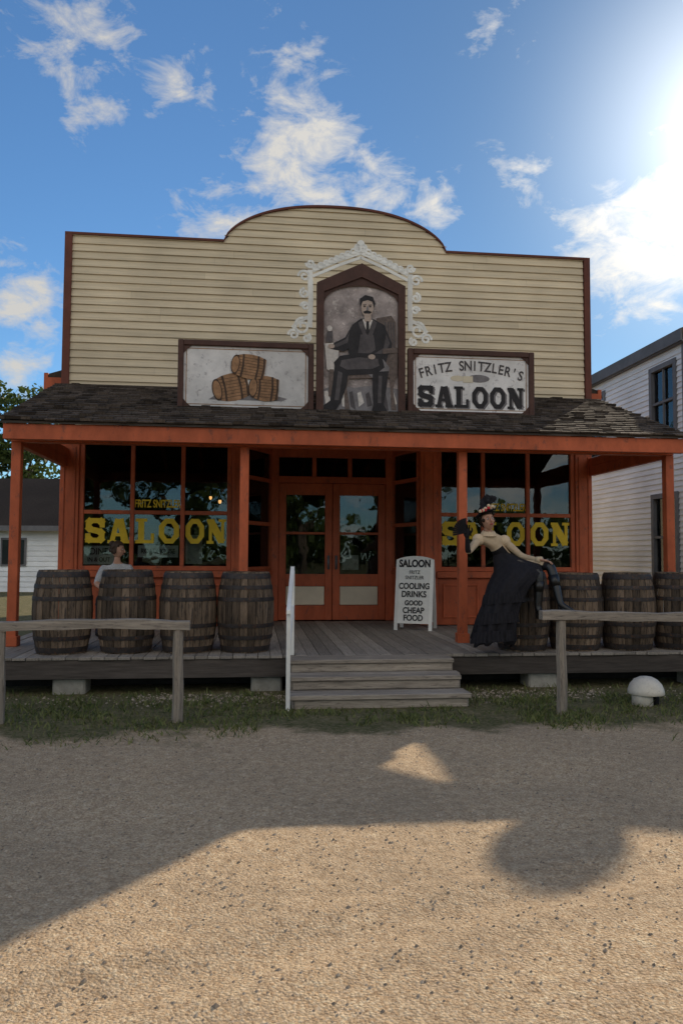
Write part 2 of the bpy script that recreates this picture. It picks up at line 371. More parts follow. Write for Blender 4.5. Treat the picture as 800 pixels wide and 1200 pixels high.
mb.box((-4.28,-2.63,2.835),(4.14,-2.55,3.02)); mb.box((-4.25,-2.42,2.832),(4.12,-2.29,2.96))
for u in (-4.19,4.07): mb.box((u-.05,-2.54,2.95),(u+.05,-.06,3.08)); mb.box((u-.045,-2.28,2.80),(u+.045,-.06,2.948))
for u in np.linspace(-3.6,3.5,12): mb.poly([(u-.025,-2.54,2.965),(u-.025,-.06,3.85),(u-.025,-.06,3.98),(u-.025,-2.54,3.03)],(.05,0,0),0)
sal.part("porch_posts_and_beams",mb,OR,bevel=.005)
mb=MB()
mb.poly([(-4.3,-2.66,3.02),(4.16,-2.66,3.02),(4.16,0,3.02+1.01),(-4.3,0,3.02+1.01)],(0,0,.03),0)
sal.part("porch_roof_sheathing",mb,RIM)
mb=MB(); nrow=21; L=math.hypot(2.65,1.01); ang=math.atan2(1.01,2.65)
for rI in range(nrow):
    s0=rI*L/nrow-.03; x=-4.33-random.uniform(0,.1)
    while x<4.18:
        w=random.uniform(.10,.19); xa=max(x,-4.33); xb=min(x+w-.006,4.19)
        if xb>xa+.02:
            l=.19; lift=random.uniform(.012,.022)+(.016 if random.random()<.15 else 0); js=random.uniform(-.012,.012)
            a=s0+js; b=min(s0+l,L)
            def P(s_,h): return (-2.67+s_*math.cos(ang)-h*math.sin(ang), 3.055+s_*math.sin(ang)+h*math.cos(ang))
            q=[P(a,.004+lift*.2),P(a,lift+.01),P(b,.006),P(b,.0)]
            mb.add([(xa,*q[0]),(xb,*q[0]),(xb,*q[1]),(xa,*q[1]),(xa,*q[2]),(xb,*q[2])],[(0,1,2,3),(3,2,5,4),(0,3,4),(1,5,2)],0)
        x+=w
sal.part("porch_roof_shingles",mb,SHING)
mb=MB()
for z1,vf,vb in ((.135,-4.42,-4.10),(.27,-4.12,-3.80),(.402,-3.82,-3.455)):
    w=(vb-vf)/2
    for k in range(2):
        mb.box((-.99+random.uniform(-.02,.02),vf+k*w+.003,z1-.045),(.80+random.uniform(-.03,.03),vf+(k+1)*w-.003,z1+random.uniform(-.004,.004)))
    mb.box((-.95,vf+.03,z1-.135 if z1>.14 else 0),(.77,vf+.07,z1-.047))
for u in (-.97,.745): mb.box((u,-4.36,0),(u+.045,-3.5,.085)); mb.box((u+.001,-4.05,.085),(u+.044,-3.5,.22)); mb.box((u+.002,-3.75,.22),(u+.043,-3.5,.354))
sal.part("front_steps",mb,GREYW,bevel=.006)
mb=MB()
mb.box((-1.035,-4.47,0),(-.995,-4.43,.93)); mb.box((-.945,-3.44,.401),(-.905,-3.40,1.33))
mb.poly([(-1.04,-4.52,.93),(-.945,-3.34,1.33),(-.945,-3.34,1.37),(-1.04,-4.52,.97)],(.042,0,0),0); mb.poly([(-1.03,-4.42,.52),(-.94,-3.45,.92),(-.94,-3.45,.955),(-1.03,-4.42,.555)],(.032,0,0),0)
sal.part("stair_handrail",mb,WHITE,bevel=.004)

# ================================================================ SIGNS
VS=-1.62
def mbline(a,b,c,d,y,w):
    m_=MB(); m_.box((a,y,c),(b,y+.002,c+w)); m_.box((a,y,d-w),(b,y+.002,d)); m_.box((a,y,c+w),(a+w,y+.002,d-w)); m_.box((b-w,y,c+w),(b,y+.002,d-w)); return m_
def framed(g,u0,u1,z0,z1,panelmat,fw=.075):
    mb=MB(); mb.box((u0+fw,VS-.01,z0+fw),(u1-fw,VS+.03,z1-fw)); g.part("panel",mb,panelmat)
    mb=MB(); mb.box((u0,VS-.05,z0),(u0+fw,VS+.04,z1)); mb.box((u1-fw,VS-.05,z0),(u1,VS+.04,z1)); mb.box((u0+fw,VS-.048,z0),(u1-fw,VS+.038,z0+fw)); mb.box((u0+fw,VS-.048,z1-fw),(u1-fw,VS+.038,z1))
    c=.09
    for (a,b,sa,sb) in ((u0+fw,z0+fw,1,1),(u1-fw,z0+fw,-1,1),(u0+fw,z1-fw,1,-1),(u1-fw,z1-fw,-1,-1)):
        mb.poly([(a,VS-.028,b),(a+sa*c,VS-.028,b),(a+sa*c*.45,VS-.028,b+sb*c*.45),(a,VS-.028,b+sb*c)],(0,.017,0),0)
    for u in (u0+.35,u1-.35): mb.box((u-.04,VS-.02,z0-.07),(u+.04,VS+.06,z0-.001)); mb.tube([(u,VS+.04,z1-.15),(u,VS+.7,z0+.32)],.02,6)
    g.part("frame",mb,BROWNF,bevel=.008)
    e=.03+fw
    g.part("inner_line",mbline(u0+e,u1-e,z0+e,z1-e,VS-.0125,.01),TANP)
bs=G("barrel_picture_sign",(-1.48,VS,3.39)); framed(bs,-2.385,-.575,3.39,4.36,SIGNW)
def flatbarrel(mb,cx,cz,L,r,a,y):
    ca,sa=math.cos(a),math.sin(a)
    def P(x,z_,yy): return (cx+x*ca-z_*sa,yy,cz+x*sa+z_*ca)
    prof=[(-L,-.78),(-L*.5,-.96),(0,-1.02),(L*.5,-.96),(L,-.78)]
    top=[(x,-z_*r) for x,z_ in reversed(prof)]; bot=[(x,z_*r) for x,z_ in prof]
    mb.poly([P(x,z_,y) for x,z_ in bot+top],(0,-.002,0),0,.5)
    for x,h in ((-L*.92,.80),(-L*.55,.94),(L*.45,.97),(L*.85,.84)):
        mb.poly([P(x-.012,-h*r,y-.003),(P(x+.016,-h*r,y-.003)),P(x+.028,0,y-.003),P(x+.016,h*r,y-.003),P(x-.012,h*r,y-.003),P(x+.002,0,y-.003)],(0,-.001,0),1,.5)
    for k in range(-3,4):
        mb.poly([P(-L*.95,k*.23*r-.003,y-.0025),P(L*.95,k*.23*r-.003,y-.0025),P(L*.95,k*.23*r+.003,y-.0025),P(-L*.95,k*.23*r+.003,y-.0025)],(0,-.0004,0),1,.2)
    mb.poly([P(-L+math.cos(t)*r*.36,math.sin(t)*r*.80,y-.004) for t in np.linspace(0,2*math.pi,20)[:-1]],(0,-.001,0),1,.6)
    mb.poly([P(-L+math.cos(t)*r*.29,math.sin(t)*r*.68,y-.006) for t in np.linspace(0,2*math.pi,20)[:-1]],(0,-.001,0),0,.8)
mb=MB(); mb.poly([(-1.98,VS-.0105,3.565),(-1.0,VS-.0105,3.565),(-.93,VS-.0105,3.60),(-1.05,VS-.0105,3.63),(-1.9,VS-.0105,3.62)],(0,-.0008,0),2,.5)
flatbarrel(mb,-1.66,3.74,.21,.185,rad(12),VS-.012); flatbarrel(mb,-1.22,3.73,.17,.17,rad(-4),VS-.020); flatbarrel(mb,-1.43,4.02,.20,.165,rad(-8),VS-.028)
bs.part("painted_barrels",mb,[TANP,TAND,INKG])
ns=G("saloon_name_sign",(1.62,VS,3.41)); framed(ns,.72,2.515,3.41,4.35,SIGNW)
txt="FRITZ SNITZLER'S"; n=len(txt)
for i,ch in enumerate(txt):
    if ch==' ': continue
    t=(i-(n-1)/2)/n; a=-t*.62; 
    ns.text("lettering",ch,(1.62+t*1.50,VS-.014,4.13-1.0*t*t*.55),.19,INK2,roll=a,sx=.82,bold=.003)
mb=MB(); slab(mb,"SALOON",.87,2.40,3.53,3.83,VS-.0112,1,.001); slab(mb,"SALOON",.845,2.375,3.545,3.845,VS-.016,0,.001)
ns.part("lettering_saloon",mb,[INK,INKG])
mb=MB(); mb.poly([(1.42+math.cos(t)*.1,VS-.0125,3.955+math.sin(t)*.04) for t in np.linspace(0,6.28,15)[:-1]],(0,-.001,0),0); mb.poly([(1.72+math.cos(t)*.16,VS-.0125,3.96+math.sin(t)*.055) for t in np.linspace(0,6.28,15)[:-1]],(0,-.001,0),1)
mb.box((1.5,VS-.0165,3.9),(1.64,VS-.0145,3.99),0)
ns.part("painted_flourish",mb,[CREAMP,INKG])
# portrait -------------------------------------------------------------------
ps=G("portrait_sign",(.07,VS,3.33))
def PX(x,y,d=0): return (-.54+(x-371)*.01184,VS-.02-d,3.33+(493-y)*.01175)
mb=MB(); mb.poly([PX(378,485,-.02),PX(467,485,-.02),PX(467,340,-.02),PX(423,322,-.02),PX(378,340,-.02)],(0,.04,0),0); ps.part("panel",mb,PORT)
mb=MB(); o=[(371,493),(474,493),(474,333),(423,308),(371,333)]; i_=[(379,485),(466,485),(466,343),(423,324),(379,343)]
for k in range(5): 
    q=[o[k],o[(k+1)%5],i_[(k+1)%5],i_[k]]; mb.poly([PX(x,y,.03) for x,y in q],(0,.08,0),0)
mb.poly([PX(379,352,.004),*[PX(423+43.5*math.cos(t),356-22*math.sin(t),.004) for t in np.linspace(math.pi,0,16)],PX(467,343,.004),PX(423,322,.004),PX(379,343,.004)],(0,.003,0),0)
mb.tube([PX(423,320,-.06),(.07,VS+1.0,5.1)],.02,6)
ps.part("frame",mb,BROWNF,bevel=.006)
mb=MB()
# 0 ink 1 grey 2 flesh 3 pale 4 soft ink 5 chair brown
def pp(pts,m,d,r=.5): mb.poly([PX(x,y,d) for x,y in pts],(0,-.0008,0),m,r)
def oval(x,y,a,b,m,d,r=.5): pp([(x+a*math.cos(t),y+b*math.sin(t)) for t in np.linspace(0,2*math.pi,18)[:-1]],m,d,r)
pp([(379,458),(392,452),(415,455),(440,451),(466,455),(466,485),(379,485)],1,.001,.3)
for k in range(9): pp([(380+k*9.6,460+k%3),(384+k*9.6,459),(388+k*9.6,472+k%4*3),(382+k*9.6,477)],4 if k%2 else 3,.0018,.4)
# side table
pp([(380,404),(399,402),(402,407),(399,412),(381,411)],3,.002); pp([(381,411),(397,411),(395,430),(390,438),(383,434)],3,.0025,.1)
pp([(386,434),(391,434),(392,466),(385,466)],5,.003); pp([(383,390),(389,389),(390,402),(382,402)],4,.004); oval(386,386,3,3.4,3,.005)
# chair: tall back behind right shoulder, arm rest, seat, turned legs
pp([(440,372),(458,368),(463,376),(464,436),(455,438),(446,430)],5,.003,.2)
for k in range(4): pp([(450+k*3.2,376),(451.6+k*3.2,376),(452.6+k*3.2,410),(451+k*3.2,410)],4,.0034)
pp([(448,408),(465,406),(466,412),(448,414)],5,.0105); pp([(460,412),(465,412),(465,438),(460,438)],5,.0036)
pp([(398,434),(463,430),(465,441),(400,445)],5,.0037)
for x in (402,456): pp([(x,441),(x+7,441),(x+4,456),(x+8,480),(x+2,480)],5,.0038)
# torso, seated and turned a little to the left
pp([(412,381),(422,373),(437,373),(450,380),(456,396),(454,416),(450,430),(414,430),(408,414),(407,396)],0,.004,.4)
pp([(422,392),(437,392),(441,420),(418,420)],4,.0048); pp([(419,378),(425,374),(430,394),(427,398)],4,.0052); pp([(441,377),(436,374),(430,394),(434,398)],4,.0052)
pp([(411,383),(404,396),(391,403),(387,410),(403,413),(415,403)],0,.006,.7); pp([(409,388),(405,398),(392,405),(394,408),(407,402)],4,.007)
pp([(450,382),(459,402),(456,414),(438,421),(433,414),(447,404)],0,.006,.7); pp([(452,390),(456,401),(452,411),(440,417),(438,414),(449,407)],4,.007)
# far leg: thigh to the right knee, shin down; near leg: thigh runs left across to the knee at the table, shin forward
pp([(428,418),(448,420),(456,430),(454,441),(436,443),(426,434)],1,.0082,.2); pp([(436,436),(455,434),(452,456),(449,475),(437,475),(436,456)],0,.0084,.3)
pp([(446,414),(450,430),(440,438),(404,441),(393,436),(391,426),(398,418),(420,414)],0,.0088,.2)
pp([(442,420),(444,428),(436,432),(406,434),(398,430),(400,423),(420,419)],4,.0098,.8)
pp([(392,428),(408,436),(406,452),(399,474),(387,472),(390,450)],0,.0099,.3); pp([(396,436),(401,438),(397,470),(392,470)],4,.0108); pp([(443,440),(447,440),(446,472),(442,472)],4,.0108)
pp([(387,471),(399,473),(394,481),(379.5,481),(380,476)],0,.0109,.1); pp([(437,474),(449,474),(454,482),(435,482)],0,.0109,.1)
pp([(424,374),(436,374),(430,392)],3,.0105); pp([(428.5,376),(431.5,376),(432,389),(430,392),(428,389)],0,.012)
pp([(426,367),(434,367),(434,376),(430,378),(426,376)],2,.0108)
oval(429.5,360,7.2,10.5,2,.013); pp([(421.5,360),(420.5,350),(427,345),(436,347),(439,355),(437.5,360),(436,353),(430,351),(424,353)],0,.015,.1)
pp([(424.5,365),(429.5,363),(435,365),(433,367),(426,367)],0,.016,.1)
for x in (426.4,432.8): oval(x,358.6,1.4,.9,0,.016); pp([(x-2,356.6),(x+2,356.2),(x+2,357),(x-2,357.3)],0,.0165)
pp([(429,358),(430.5,358),(431.3,362.6),(428.4,362.6)],1,.0155)
oval(388,407,4,2.8,2,.012); oval(435,418,4.2,3,2,.012)
ps.part("painted_seated_man",mb,[INK,INKG,M("paint_flesh",(.42,.32,.26),.6,.2,20),M("paint_pale",(.58,.52,.47),.6,.2,20),INK2,M("paint_chair",(.13,.095,.08),.6,.4,20)])
mb=MB(); yb=VS+.045
def sp(cx,cz,r0,turn,a0,dirn=1,n=22): return [(cx+r0*(1-.8*i/n)*math.cos(a0+dirn*turn*i/n),cz+r0*(1-.8*i/n)*math.sin(a0+dirn*turn*i/n)) for i in range(n+1)]
for sg in (-1,1):
    X=lambda x:.07+sg*x
    mb.ribbon([(X(.0),5.70),(X(.30),5.585),(X(.655),5.42)],.075,0,yb)
    mb.ribbon([(X(.0),5.62),(X(.30),5.50),(X(.655),5.33)],.04,0,yb+.004)
    mb.ribbon([(X(.70),5.40),(X(.69),5.0),(X(.70),4.62)],.07,0,yb)
    for k in range(9):
        t=k/8; mb.ribbon([(X(.03+.6*t)+.035*math.cos(q),5.735-.29*t+.035*math.sin(q)) for q in np.linspace(0,2*math.pi,9)],.024,0,yb-.003*(k%2)-.002)
    for cx,cz,r,a0,dn in ((.78,5.32,.085,0,1),(.775,5.08,.07,1.5,-1),(.77,4.90,.06,0,1),(.80,4.62,.12,1.6,-1),(.92,4.50,.075,0,1),(.74,4.46,.06,2,1),(.70,5.50,.06,0,-1)):
        p=sp(0,0,r,2*math.pi*1.35,a0,dn); mb.ribbon([(X(cx+x),cz+z_) for x,z_ in p],.032,0,yb-.004)
    mb.ribbon([(X(.72),4.75),(X(.84),4.70),(X(.93),4.60)],.05,0,yb+.002)
for q in ((.07,5.80,.055),(.02,5.755,.045),(.12,5.755,.045)):
    mb.poly([(q[0]+q[2]*math.cos(t),yb-.012,q[1]+q[2]*1.2*math.sin(t)) for t in np.linspace(0,2*math.pi,15)[:-1]],(0,.014,0),0)
ps.part("scrollwork_pediment",mb,WHITE)

# ================================================================ BARRELS
def barrel_mesh():
    st=MB(); n=22; H=.91; zs=[0,.06,.2,.34,.455,.57,.71,.85,.91]
    R=lambda z:.262+.062*(1-((z-.455)/.455)**2)
    for k in range(n):
        a0=2*math.pi*k/n; a1=2*math.pi*(k+1)/n; vs=[]
        for z in zs:
            r=R(z)
            for f_,rr in ((.02,r-.006),(.12,r),(.5,r+.002),(.88,r),(.98,r-.006)):
                a=a0+(a1-a0)*f_; vs.append((rr*math.cos(a),rr*math.sin(a),z))
        m=len(zs); fs=[(i*5+j,i*5+j+1,(i+1)*5+j+1,(i+1)*5+j) for i in range(m-1) for j in range(4)]
        b=len(vs)
        for f_ in (.02,.98): a=a0+(a1-a0)*f_; vs.append(((R(H)-.03)*math.cos(a),(R(H)-.03)*math.sin(a),H-.004)); vs.append(((R(H)-.03)*math.cos(a),(R(H)-.03)*math.sin(a),H-.05))
        fs.append(((m-1)*5,(m-1)*5+4,b+2,b)); fs.append((b,b+2,b+3,b+1)); st.add(vs,fs,0)
    for k in range(5):
        x0=-.24+k*.096; x1=x0+.093
        q=lambda x:math.sqrt(max(0,.245**2-x*x))
        st.poly([(x0,-q(x0),H-.05),(x1,-q(x1),H-.05),(x1,q(x1),H-.05),(x0,q(x0),H-.05)],(0,0,.012),0)
    for z0,z1 in ((.015,.075),(.15,.195),(.285,.33),(.58,.625),(.715,.76),(.835,.895)):
        prof=[(R(z0)+.0005,z0),(R(z0)+.005,z0),(R((z0+z1)/2)+.006,(z0+z1)/2),(R(z1)+.005,z1),(R(z1)+.0005,z1)]
        st.rings([[(r*math.cos(2*math.pi*k/44),r*math.sin(2*math.pi*k/44),z) for k in range(44)] for r,z in prof],1,.5)
    return st.mesh("barrel_staves",[OAK,HOOP])
BM=barrel_mesh()
for u,v in ((-3.47,-2.98),(-2.77,-2.97),(-2.09,-2.97),(-1.44,-2.98),(1.80,-3.08),(2.45,-3.08),(3.10,-3.1),(3.77,-3.09)):
    g=G("oak_barrel",(u,v,.402),rot=random.uniform(0,6)); o=g.part("staves_and_hoops",BM,None,mat=Matrix.Diagonal((random.uniform(.99,1.04),random.uniform(.99,1.04),random.uniform(.985,1.01),1)))

# ================================================================ HITCHING RAILS
def hitch(u0,u1,z,posts,v):
    g=G("hitching_rail",((u0+u1)/2,v,0)); mb=MB(); n=24
    R=[]
    for i in range(n+1):
        t=i/n; u=u0+(u1-u0)*t; dz=.012*math.sin(t*9+u0)+random.uniform(-.003,.003); w=.05+.004*math.sin(t*23); h=.042+.004*math.sin(t*31)
        R.append([(u,v-w,z-h+dz),(u,v-w,z+h*.8+dz),(u,v-w*.8,z+h+dz),(u,v+w*.8,z+h+dz),(u,v+w,z+h*.8+dz),(u,v+w,z-h+dz)])
    mb.rings(R,0,.5); mb.poly(R[0],None,0,.3); mb.poly(R[-1],None,0,.3); g.part("rail",mb,GREYW)
    mb=MB()
    for p in posts: 
        mb.tube([(p,v+.01,-.1),(p+.006,v,.3),(p-.004,v,.6),(p,v,z-.04)],[.052,.05,.048,.046],7)
    g.part("posts",mb,GREYV)
hitch(-5.2,-1.92,.865,(-2.02,-3.56,-5.0),-4.82); hitch(1.38,4.6,.925,(1.58,3.4),-4.78)

# ================================================================ SANDWICH BOARD
ab=G("sandwich_board_sign",(1.05,-.60,.402),rot=rad(-22))
mb=MB(); w=.28; H=1.15
T1=Matrix.Translation((0,-.24,0))@Matrix.Rotation(rad(-12),4,'X'); T2=Matrix.Translation((0,.24,0))@Matrix.Rotation(rad(12),4,'X')
for T in (T1,T2):
    mb.T=T; mb.box((-w+.05,-.012,.10),(w-.05,.012,H-.1)); mb.box((-w,-.018,0),(-w+.05,.016,H-.1)); mb.box((w-.05,-.018,0),(w,.016,H-.1)); 
    pts=[(-w,0,H-.1)]+[(x,0,H-.1+.06*math.cos(x/w*math.pi/2)**.7) for x in np.linspace(-w*.98,w*.98,12)]+[(w,0,H-.1)]
    mb.poly([(x,-.012,z) for x,_,z in pts],(0,.024,0),0); mb.box((-w+.05,-.016,.10),(w-.05,-.0125,.13))
mb.T=None
ab.part("boards",mb,WHITE,absolute=False)
for t,z,s_,b,sx_ in (("SALOON",.97,.15,.006,.78),("FRITZ",.84,.075,0,.85),("SNITZLER",.76,.075,0,.85),("COOLING",.63,.125,.003,.8),("DRINKS",.51,.125,.003,.85),("GOOD",.38,.10,.003,.85),("CHEAP",.27,.12,.003,.85),("FOOD",.16,.12,.003,.85)):
    cu=bpy.data.curves.new("board_text",'FONT'); cu.body=t; cu.size=s_; cu.align_x='CENTER'; cu.align_y='CENTER'; cu.extrude=.0015; cu.offset=b; cu.materials.append(INK)
    o=link(bpy.data.objects.new("lettering",cu)); o.parent=ab.e; o.matrix_local=T1@Matrix.Translation((0,-.0185,z+.02))@Matrix.Rotation(math.pi/2,4,'X')@Matrix.Diagonal((sx_,1,1,1))

# ================================================================ DOME LIGHT COVER
dm=G("dome_ground_light",(2.62,-4.42,0),rot=rad(25)); mb=MB()
prof=[(.001,.285),(.06,.278),(.115,.25),(.155,.205),(.175,.15),(.18,.11),(.172,.105),(.165,.14),(.14,.19),(.10,.23),(.001,.262)]
mb.rings([[(r*math.cos(2*math.pi*k/28),r*math.sin(2*math.pi*k/28),z) for k in range(28)] for r,z in prof],0,.5)
mb.tube([(-.06,0,-.02),(-.06,0,.12),(-.06,0,.2)],[.105,.10,.08],14)
dm.part("shell",mb,DOMEW,True,absolute=False)
mb=MB(); mb.tube([(.08,-.03,-.02),(.08,-.03,.16)],[.05,.055],14); dm.part("lamp_base",mb,BLK,True,absolute=False)

# ================================================================ PEOPLE
def skin_figure(g,name,J,E,mats,bonemat,root):
    names=list(J); idx={k:i for i,k in enumerate(names)}
    me=bpy.data.meshes.new(name); me.from_pydata([J[k][:3] for k in names],[(idx[a],idx[b]) for a,b in E],[])
    o=link(bpy.data.objects.new(name,me)); sk=o.modifiers.new("s",'SKIN'); sk.branch_smoothing=.6
    for k in names:
        d=me.skin_vertices[0].data[idx[k]]; rr=J[k][3]; d.radius=(rr,rr); d.use_root=(k==root)
    sb=o.modifiers.new("ss",'SUBSURF'); sb.levels=2; sb.render_levels=2
    dg=bpy.context.evaluated_depsgraph_get(); dg.update(); m2=bpy.data.meshes.new_from_object(o.evaluated_get(dg)); bpy.data.objects.remove(o)
    m2.materials.clear()
    for m_ in mats: m2.materials.append(m_)
    B=[(Vector(J[a][:3]),Vector(J[b][:3]),bonemat.get((a,b),0)) for a,b in E]
    for p in m2.polygons:
        c=p.center; best=1e9
        for a,b,mi in B:
            ab_=b-a; t=max(0,min(1,(c-a).dot(ab_)/ab_.length_squared)); d=(c-a-ab_*t).length
            if d<best: best=d; p.material_index=mi
        p.use_smooth=True
    q=link(bpy.data.objects.new(name,m2)); q.parent=g.e; q.matrix_local=Matrix.Translation(-g.o); return q
def head(g,c,yaw,tilt,hair,roll=0,bun=False):
    T=Matrix.Translation(c)@Matrix.Rotation(yaw,4,'Z')@Matrix.Rotation(roll,4,'Y')@Matrix.Rotation(tilt,4,'X')
    mb=MB(); mb.T=T
    def fn(p):
        x,y,z=p; X=.073*x;Y=.092*y;Z=.112*z
        if z<0: k=1-.38*(-z)**1.6; X*=k; Y*= (1-.18*(-z)**2) ; Y-=.012*(-z)
        if y<-.55 and abs(z-.05)<.22 and .18<abs(x)<.55: Y+=.008
        if y<-.4: Y+=.006
        return (X,Y,Z)
    mb.ell((0,0,0),None,0,28,22,fn=fn)
    mb.tube([(0,-.078,.030),(0,-.094,.002),(0,-.103,-.018),(0,-.088,-.028)],[.007,.010,.013,.008],8,0)
    for s in (-1,1):
        mb.ell((s*.028,-.077,.016),(.0125,.008,.0075),1,10,6); mb.ell((s*.028,-.0835,.016),(.0055,.003,.006),2,8,6)
        mb.tube([(s*.014,-.086,.036),(s*.03,-.085,.041),(s*.045,-.073,.035)],[.0025,.003,.002],6,2)
        mb.ell((s*.073,.005,.0),(.008,.018,.028),0,8,6); mb.ell((s*.035,-.062,-.02),(.02,.015,.018),0,10,6)
    mb.ell((0,-.086,-.050),(.022,.007,.0085),3,12,6)
    g.part("head",mb,[SKIN,EYEW,HAIRB,LIP],True)
    mb=MB(); mb.T=T
    mb.ell((0,.008,.012),(.083,.100,.116),0,28,18,keep=lambda c:(c[1]>-.25 and c[2]>-.45) or c[2]>.55 or (c[1]>.1 and c[2]>-.7))
    for k in range(40):
        a=random.uniform(0,2*math.pi); 
        if 3.7<a<5.75: continue
        mb.ell((.078*math.cos(a),.008+.094*math.sin(a),random.uniform(-.04,.09)),(.02,.02,.022),0,7,5)
    if bun: mb.ell((0,.09,.07),(.05,.045,.045),0,12,8)
    g.part("hair",mb,hair,True)
    return T
def hand(g,name,T,mat,curl=.5,side=1,s=1.0):
    """palm along +x of T, palm normal -z; fingers curl towards -z"""
    mb=MB(); mb.T=T
    mb.tube([(-.02*s,0,0),(.01*s,0,0),(.05*s,0,-.002*s),(.085*s,0,-.004*s)],[.022*s,.034*s,.041*s,.036*s],12,0,sq=(1,.42))
    for i,(y,l) in enumerate(((.030,.066),(.010,.076),(-.010,.070),(-.029,.054))):
        a=0;p=Vector((.080*s,y*s,-.003*s));pts=[p.copy()]
        for k in range(3):
            a+=curl*(.5+.35*k); seg=l*s*(.46,.31,.23)[k]; p=p+Vector((math.cos(a)*seg,y*.08*s,-math.sin(a)*seg)); pts.append(p.copy())
        mb.tube(pts,[.0092*s,.0086*s,.0078*s,.0055*s],7,0)
    pts=[Vector((.02*s,side*.030*s,-.004*s)),Vector((.05*s,side*.055*s,-.014*s)),Vector((.075*s,side*.062*s,-.026*s)),Vector((.094*s,side*.058*s,-.038*s))]
    mb.tube(pts,[.014*s,.0115*s,.0098*s,.007*s],7,0)
    g.part(name,mb,mat,True)
def aim(p,x,up):
    x=Vector(x).normalized(); z=Vector(up); z=(z-x*z.dot(x)).normalized(); y=z.cross(x)
    m_=Matrix((x,y,z)).transposed().to_4x4(); m_.translation=Vector(p); return m_

wo=G("seated_costumed_woman",(1.65,-3.2,1.31))
J={'pelvis':(1.64,-3.14,1.395,.15),'waist':(1.545,-3.17,1.505,.102),'rib':(1.46,-3.19,1.60,.112),'chest':(1.395,-3.205,1.69,.108),'collar':(1.36,-3.215,1.755,.062),'neck':(1.345,-3.22,1.80,.046),'skull':(1.34,-3.235,1.85,.046),
'rsh':(1.235,-3.24,1.695,.055),'rel':(1.06,-3.40,1.535,.038),'rwr':(1.03,-3.47,1.715,.024),
'lsh':(1.54,-3.20,1.685,.055),'lel':(1.74,-3.26,1.495,.038),'lwr':(1.88,-3.48,1.45,.024),
'rhip':(1.60,-3.24,1.37,.10),'rkn':(1.83,-3.58,1.34,.068),'ran':(1.80,-3.60,.90,.042),'rtoe':(1.87,-3.72,.83,.032),
'lhip':(1.71,-3.22,1.385,.10),'lkn':(1.98,-3.53,1.40,.066),'lan':(2.03,-3.68,.96,.042),'ltoe':(2.15,-3.77,.88,.030)}
E=[('pelvis','waist'),('waist','rib'),('rib','chest'),('chest','collar'),('collar','neck'),('neck','skull'),('chest','rsh'),('rsh','rel'),('rel','rwr'),('chest','lsh'),('lsh','lel'),('lel','lwr'),('pelvis','rhip'),('rhip','rkn'),('rkn','ran'),('ran','rtoe'),('pelvis','lhip'),('lhip','lkn'),('lkn','lan'),('lan','ltoe')]
bm={('pelvis','waist'):2,('waist','rib'):2,('rib','chest'):1,('chest','collar'):1,('chest','rsh'):1,('rsh','rel'):1,('rel','rwr'):2,('chest','lsh'):1,('lsh','lel'):1,('lel','lwr'):1,('pelvis','rhip'):2,('rhip','rkn'):2,('rkn','ran'):3,('ran','rtoe'):3,('pelvis','lhip'):2,('lhip','lkn'):2,('lkn','lan'):3,('lan','ltoe'):3}
skin_figure(wo,"body",J,E,[SKIN,BLOUSE,BLK,LEATH],bm,'pelvis')
HT=head(wo,(1.337,-3.255,1.905),rad(8),rad(-6),HAIRB,rad(-9))
hand(wo,"gloved_hand",aim((1.03,-3.47,1.72),(-.1,-.1,1),(.3,1,0)),BLK,.6,1)
hand(wo,"resting_hand",aim((1.88,-3.49,1.455),(.75,-.5,-.12),(.1,.1,1)),SKIN,.45,1)
mb=MB()
for k in range(11):
    a=rad(95+k*9); c=Vector((1.02,-3.50,1.755)); d=Vector((math.cos(a),-.12,math.sin(a))); e=Vector((math.cos(a+.13),-.12,math.sin(a+.13)))
    mb.add([tuple(c),tuple(c+d*.17),tuple(c+e*.165+Vector((0,.008,0)))],[(0,1,2)],0)
    mb.tube([c,c+d*.17],[.003,.002],5,0)
wo.part("fan",mb,BLK)
mb=MB(); R=[]; n=72
for (cx,cy,cz,ru,rv,am) in ((1.545,-3.17,1.53,.11,.10,0),(1.59,-3.19,1.47,.17,.15,.01),(1.68,-3.29,1.41,.275,.28,.012),(1.65,-3.40,1.31,.27,.29,.03),(1.50,-3.50,1.15,.23,.21,.06),(1.40,-3.55,.95,.20,.18,.09),(1.33,-3.56,.75,.21,.18,.12),(1.29,-3.57,.54,.225,.19,.15),(1.29,-3.57,.535,.205,.17,.15)):
    R.append([(cx+ru*math.cos(a)*(1+am*math.sin(9*a+cz*2)+am*.4*math.sin(17*a+1)),cy+rv*math.sin(a)*(1+am*math.sin(9*a+cz*2)+am*.4*math.sin(23*a)),cz+(.03*math.sin(3*a)+.02*math.sin(7*a))*(am*8)) for a in [2*math.pi*k/n for k in range(n)]])
mb.rings(R,0,.5)
for cz,ru,rv,cx,cy in ((1.02,.222,.20,1.43,-3.53),(.80,.222,.195,1.345,-3.555),(.60,.232,.20,1.30,-3.565)):
    mb.rings([[(cx+ru*f*math.cos(a)*(1+.05*math.sin(30*a)),cy+rv*f*math.sin(a)*(1+.05*math.sin(30*a)),cz+dz+.03*math.cos(a+1)) for a in [2*math.pi*k/140 for k in range(140)]] for f,dz in ((.96,.06),(1.03,0),(1.07,-.06))],0,.5)
wo.part("skirt",mb,BLK,True)
mb=MB()
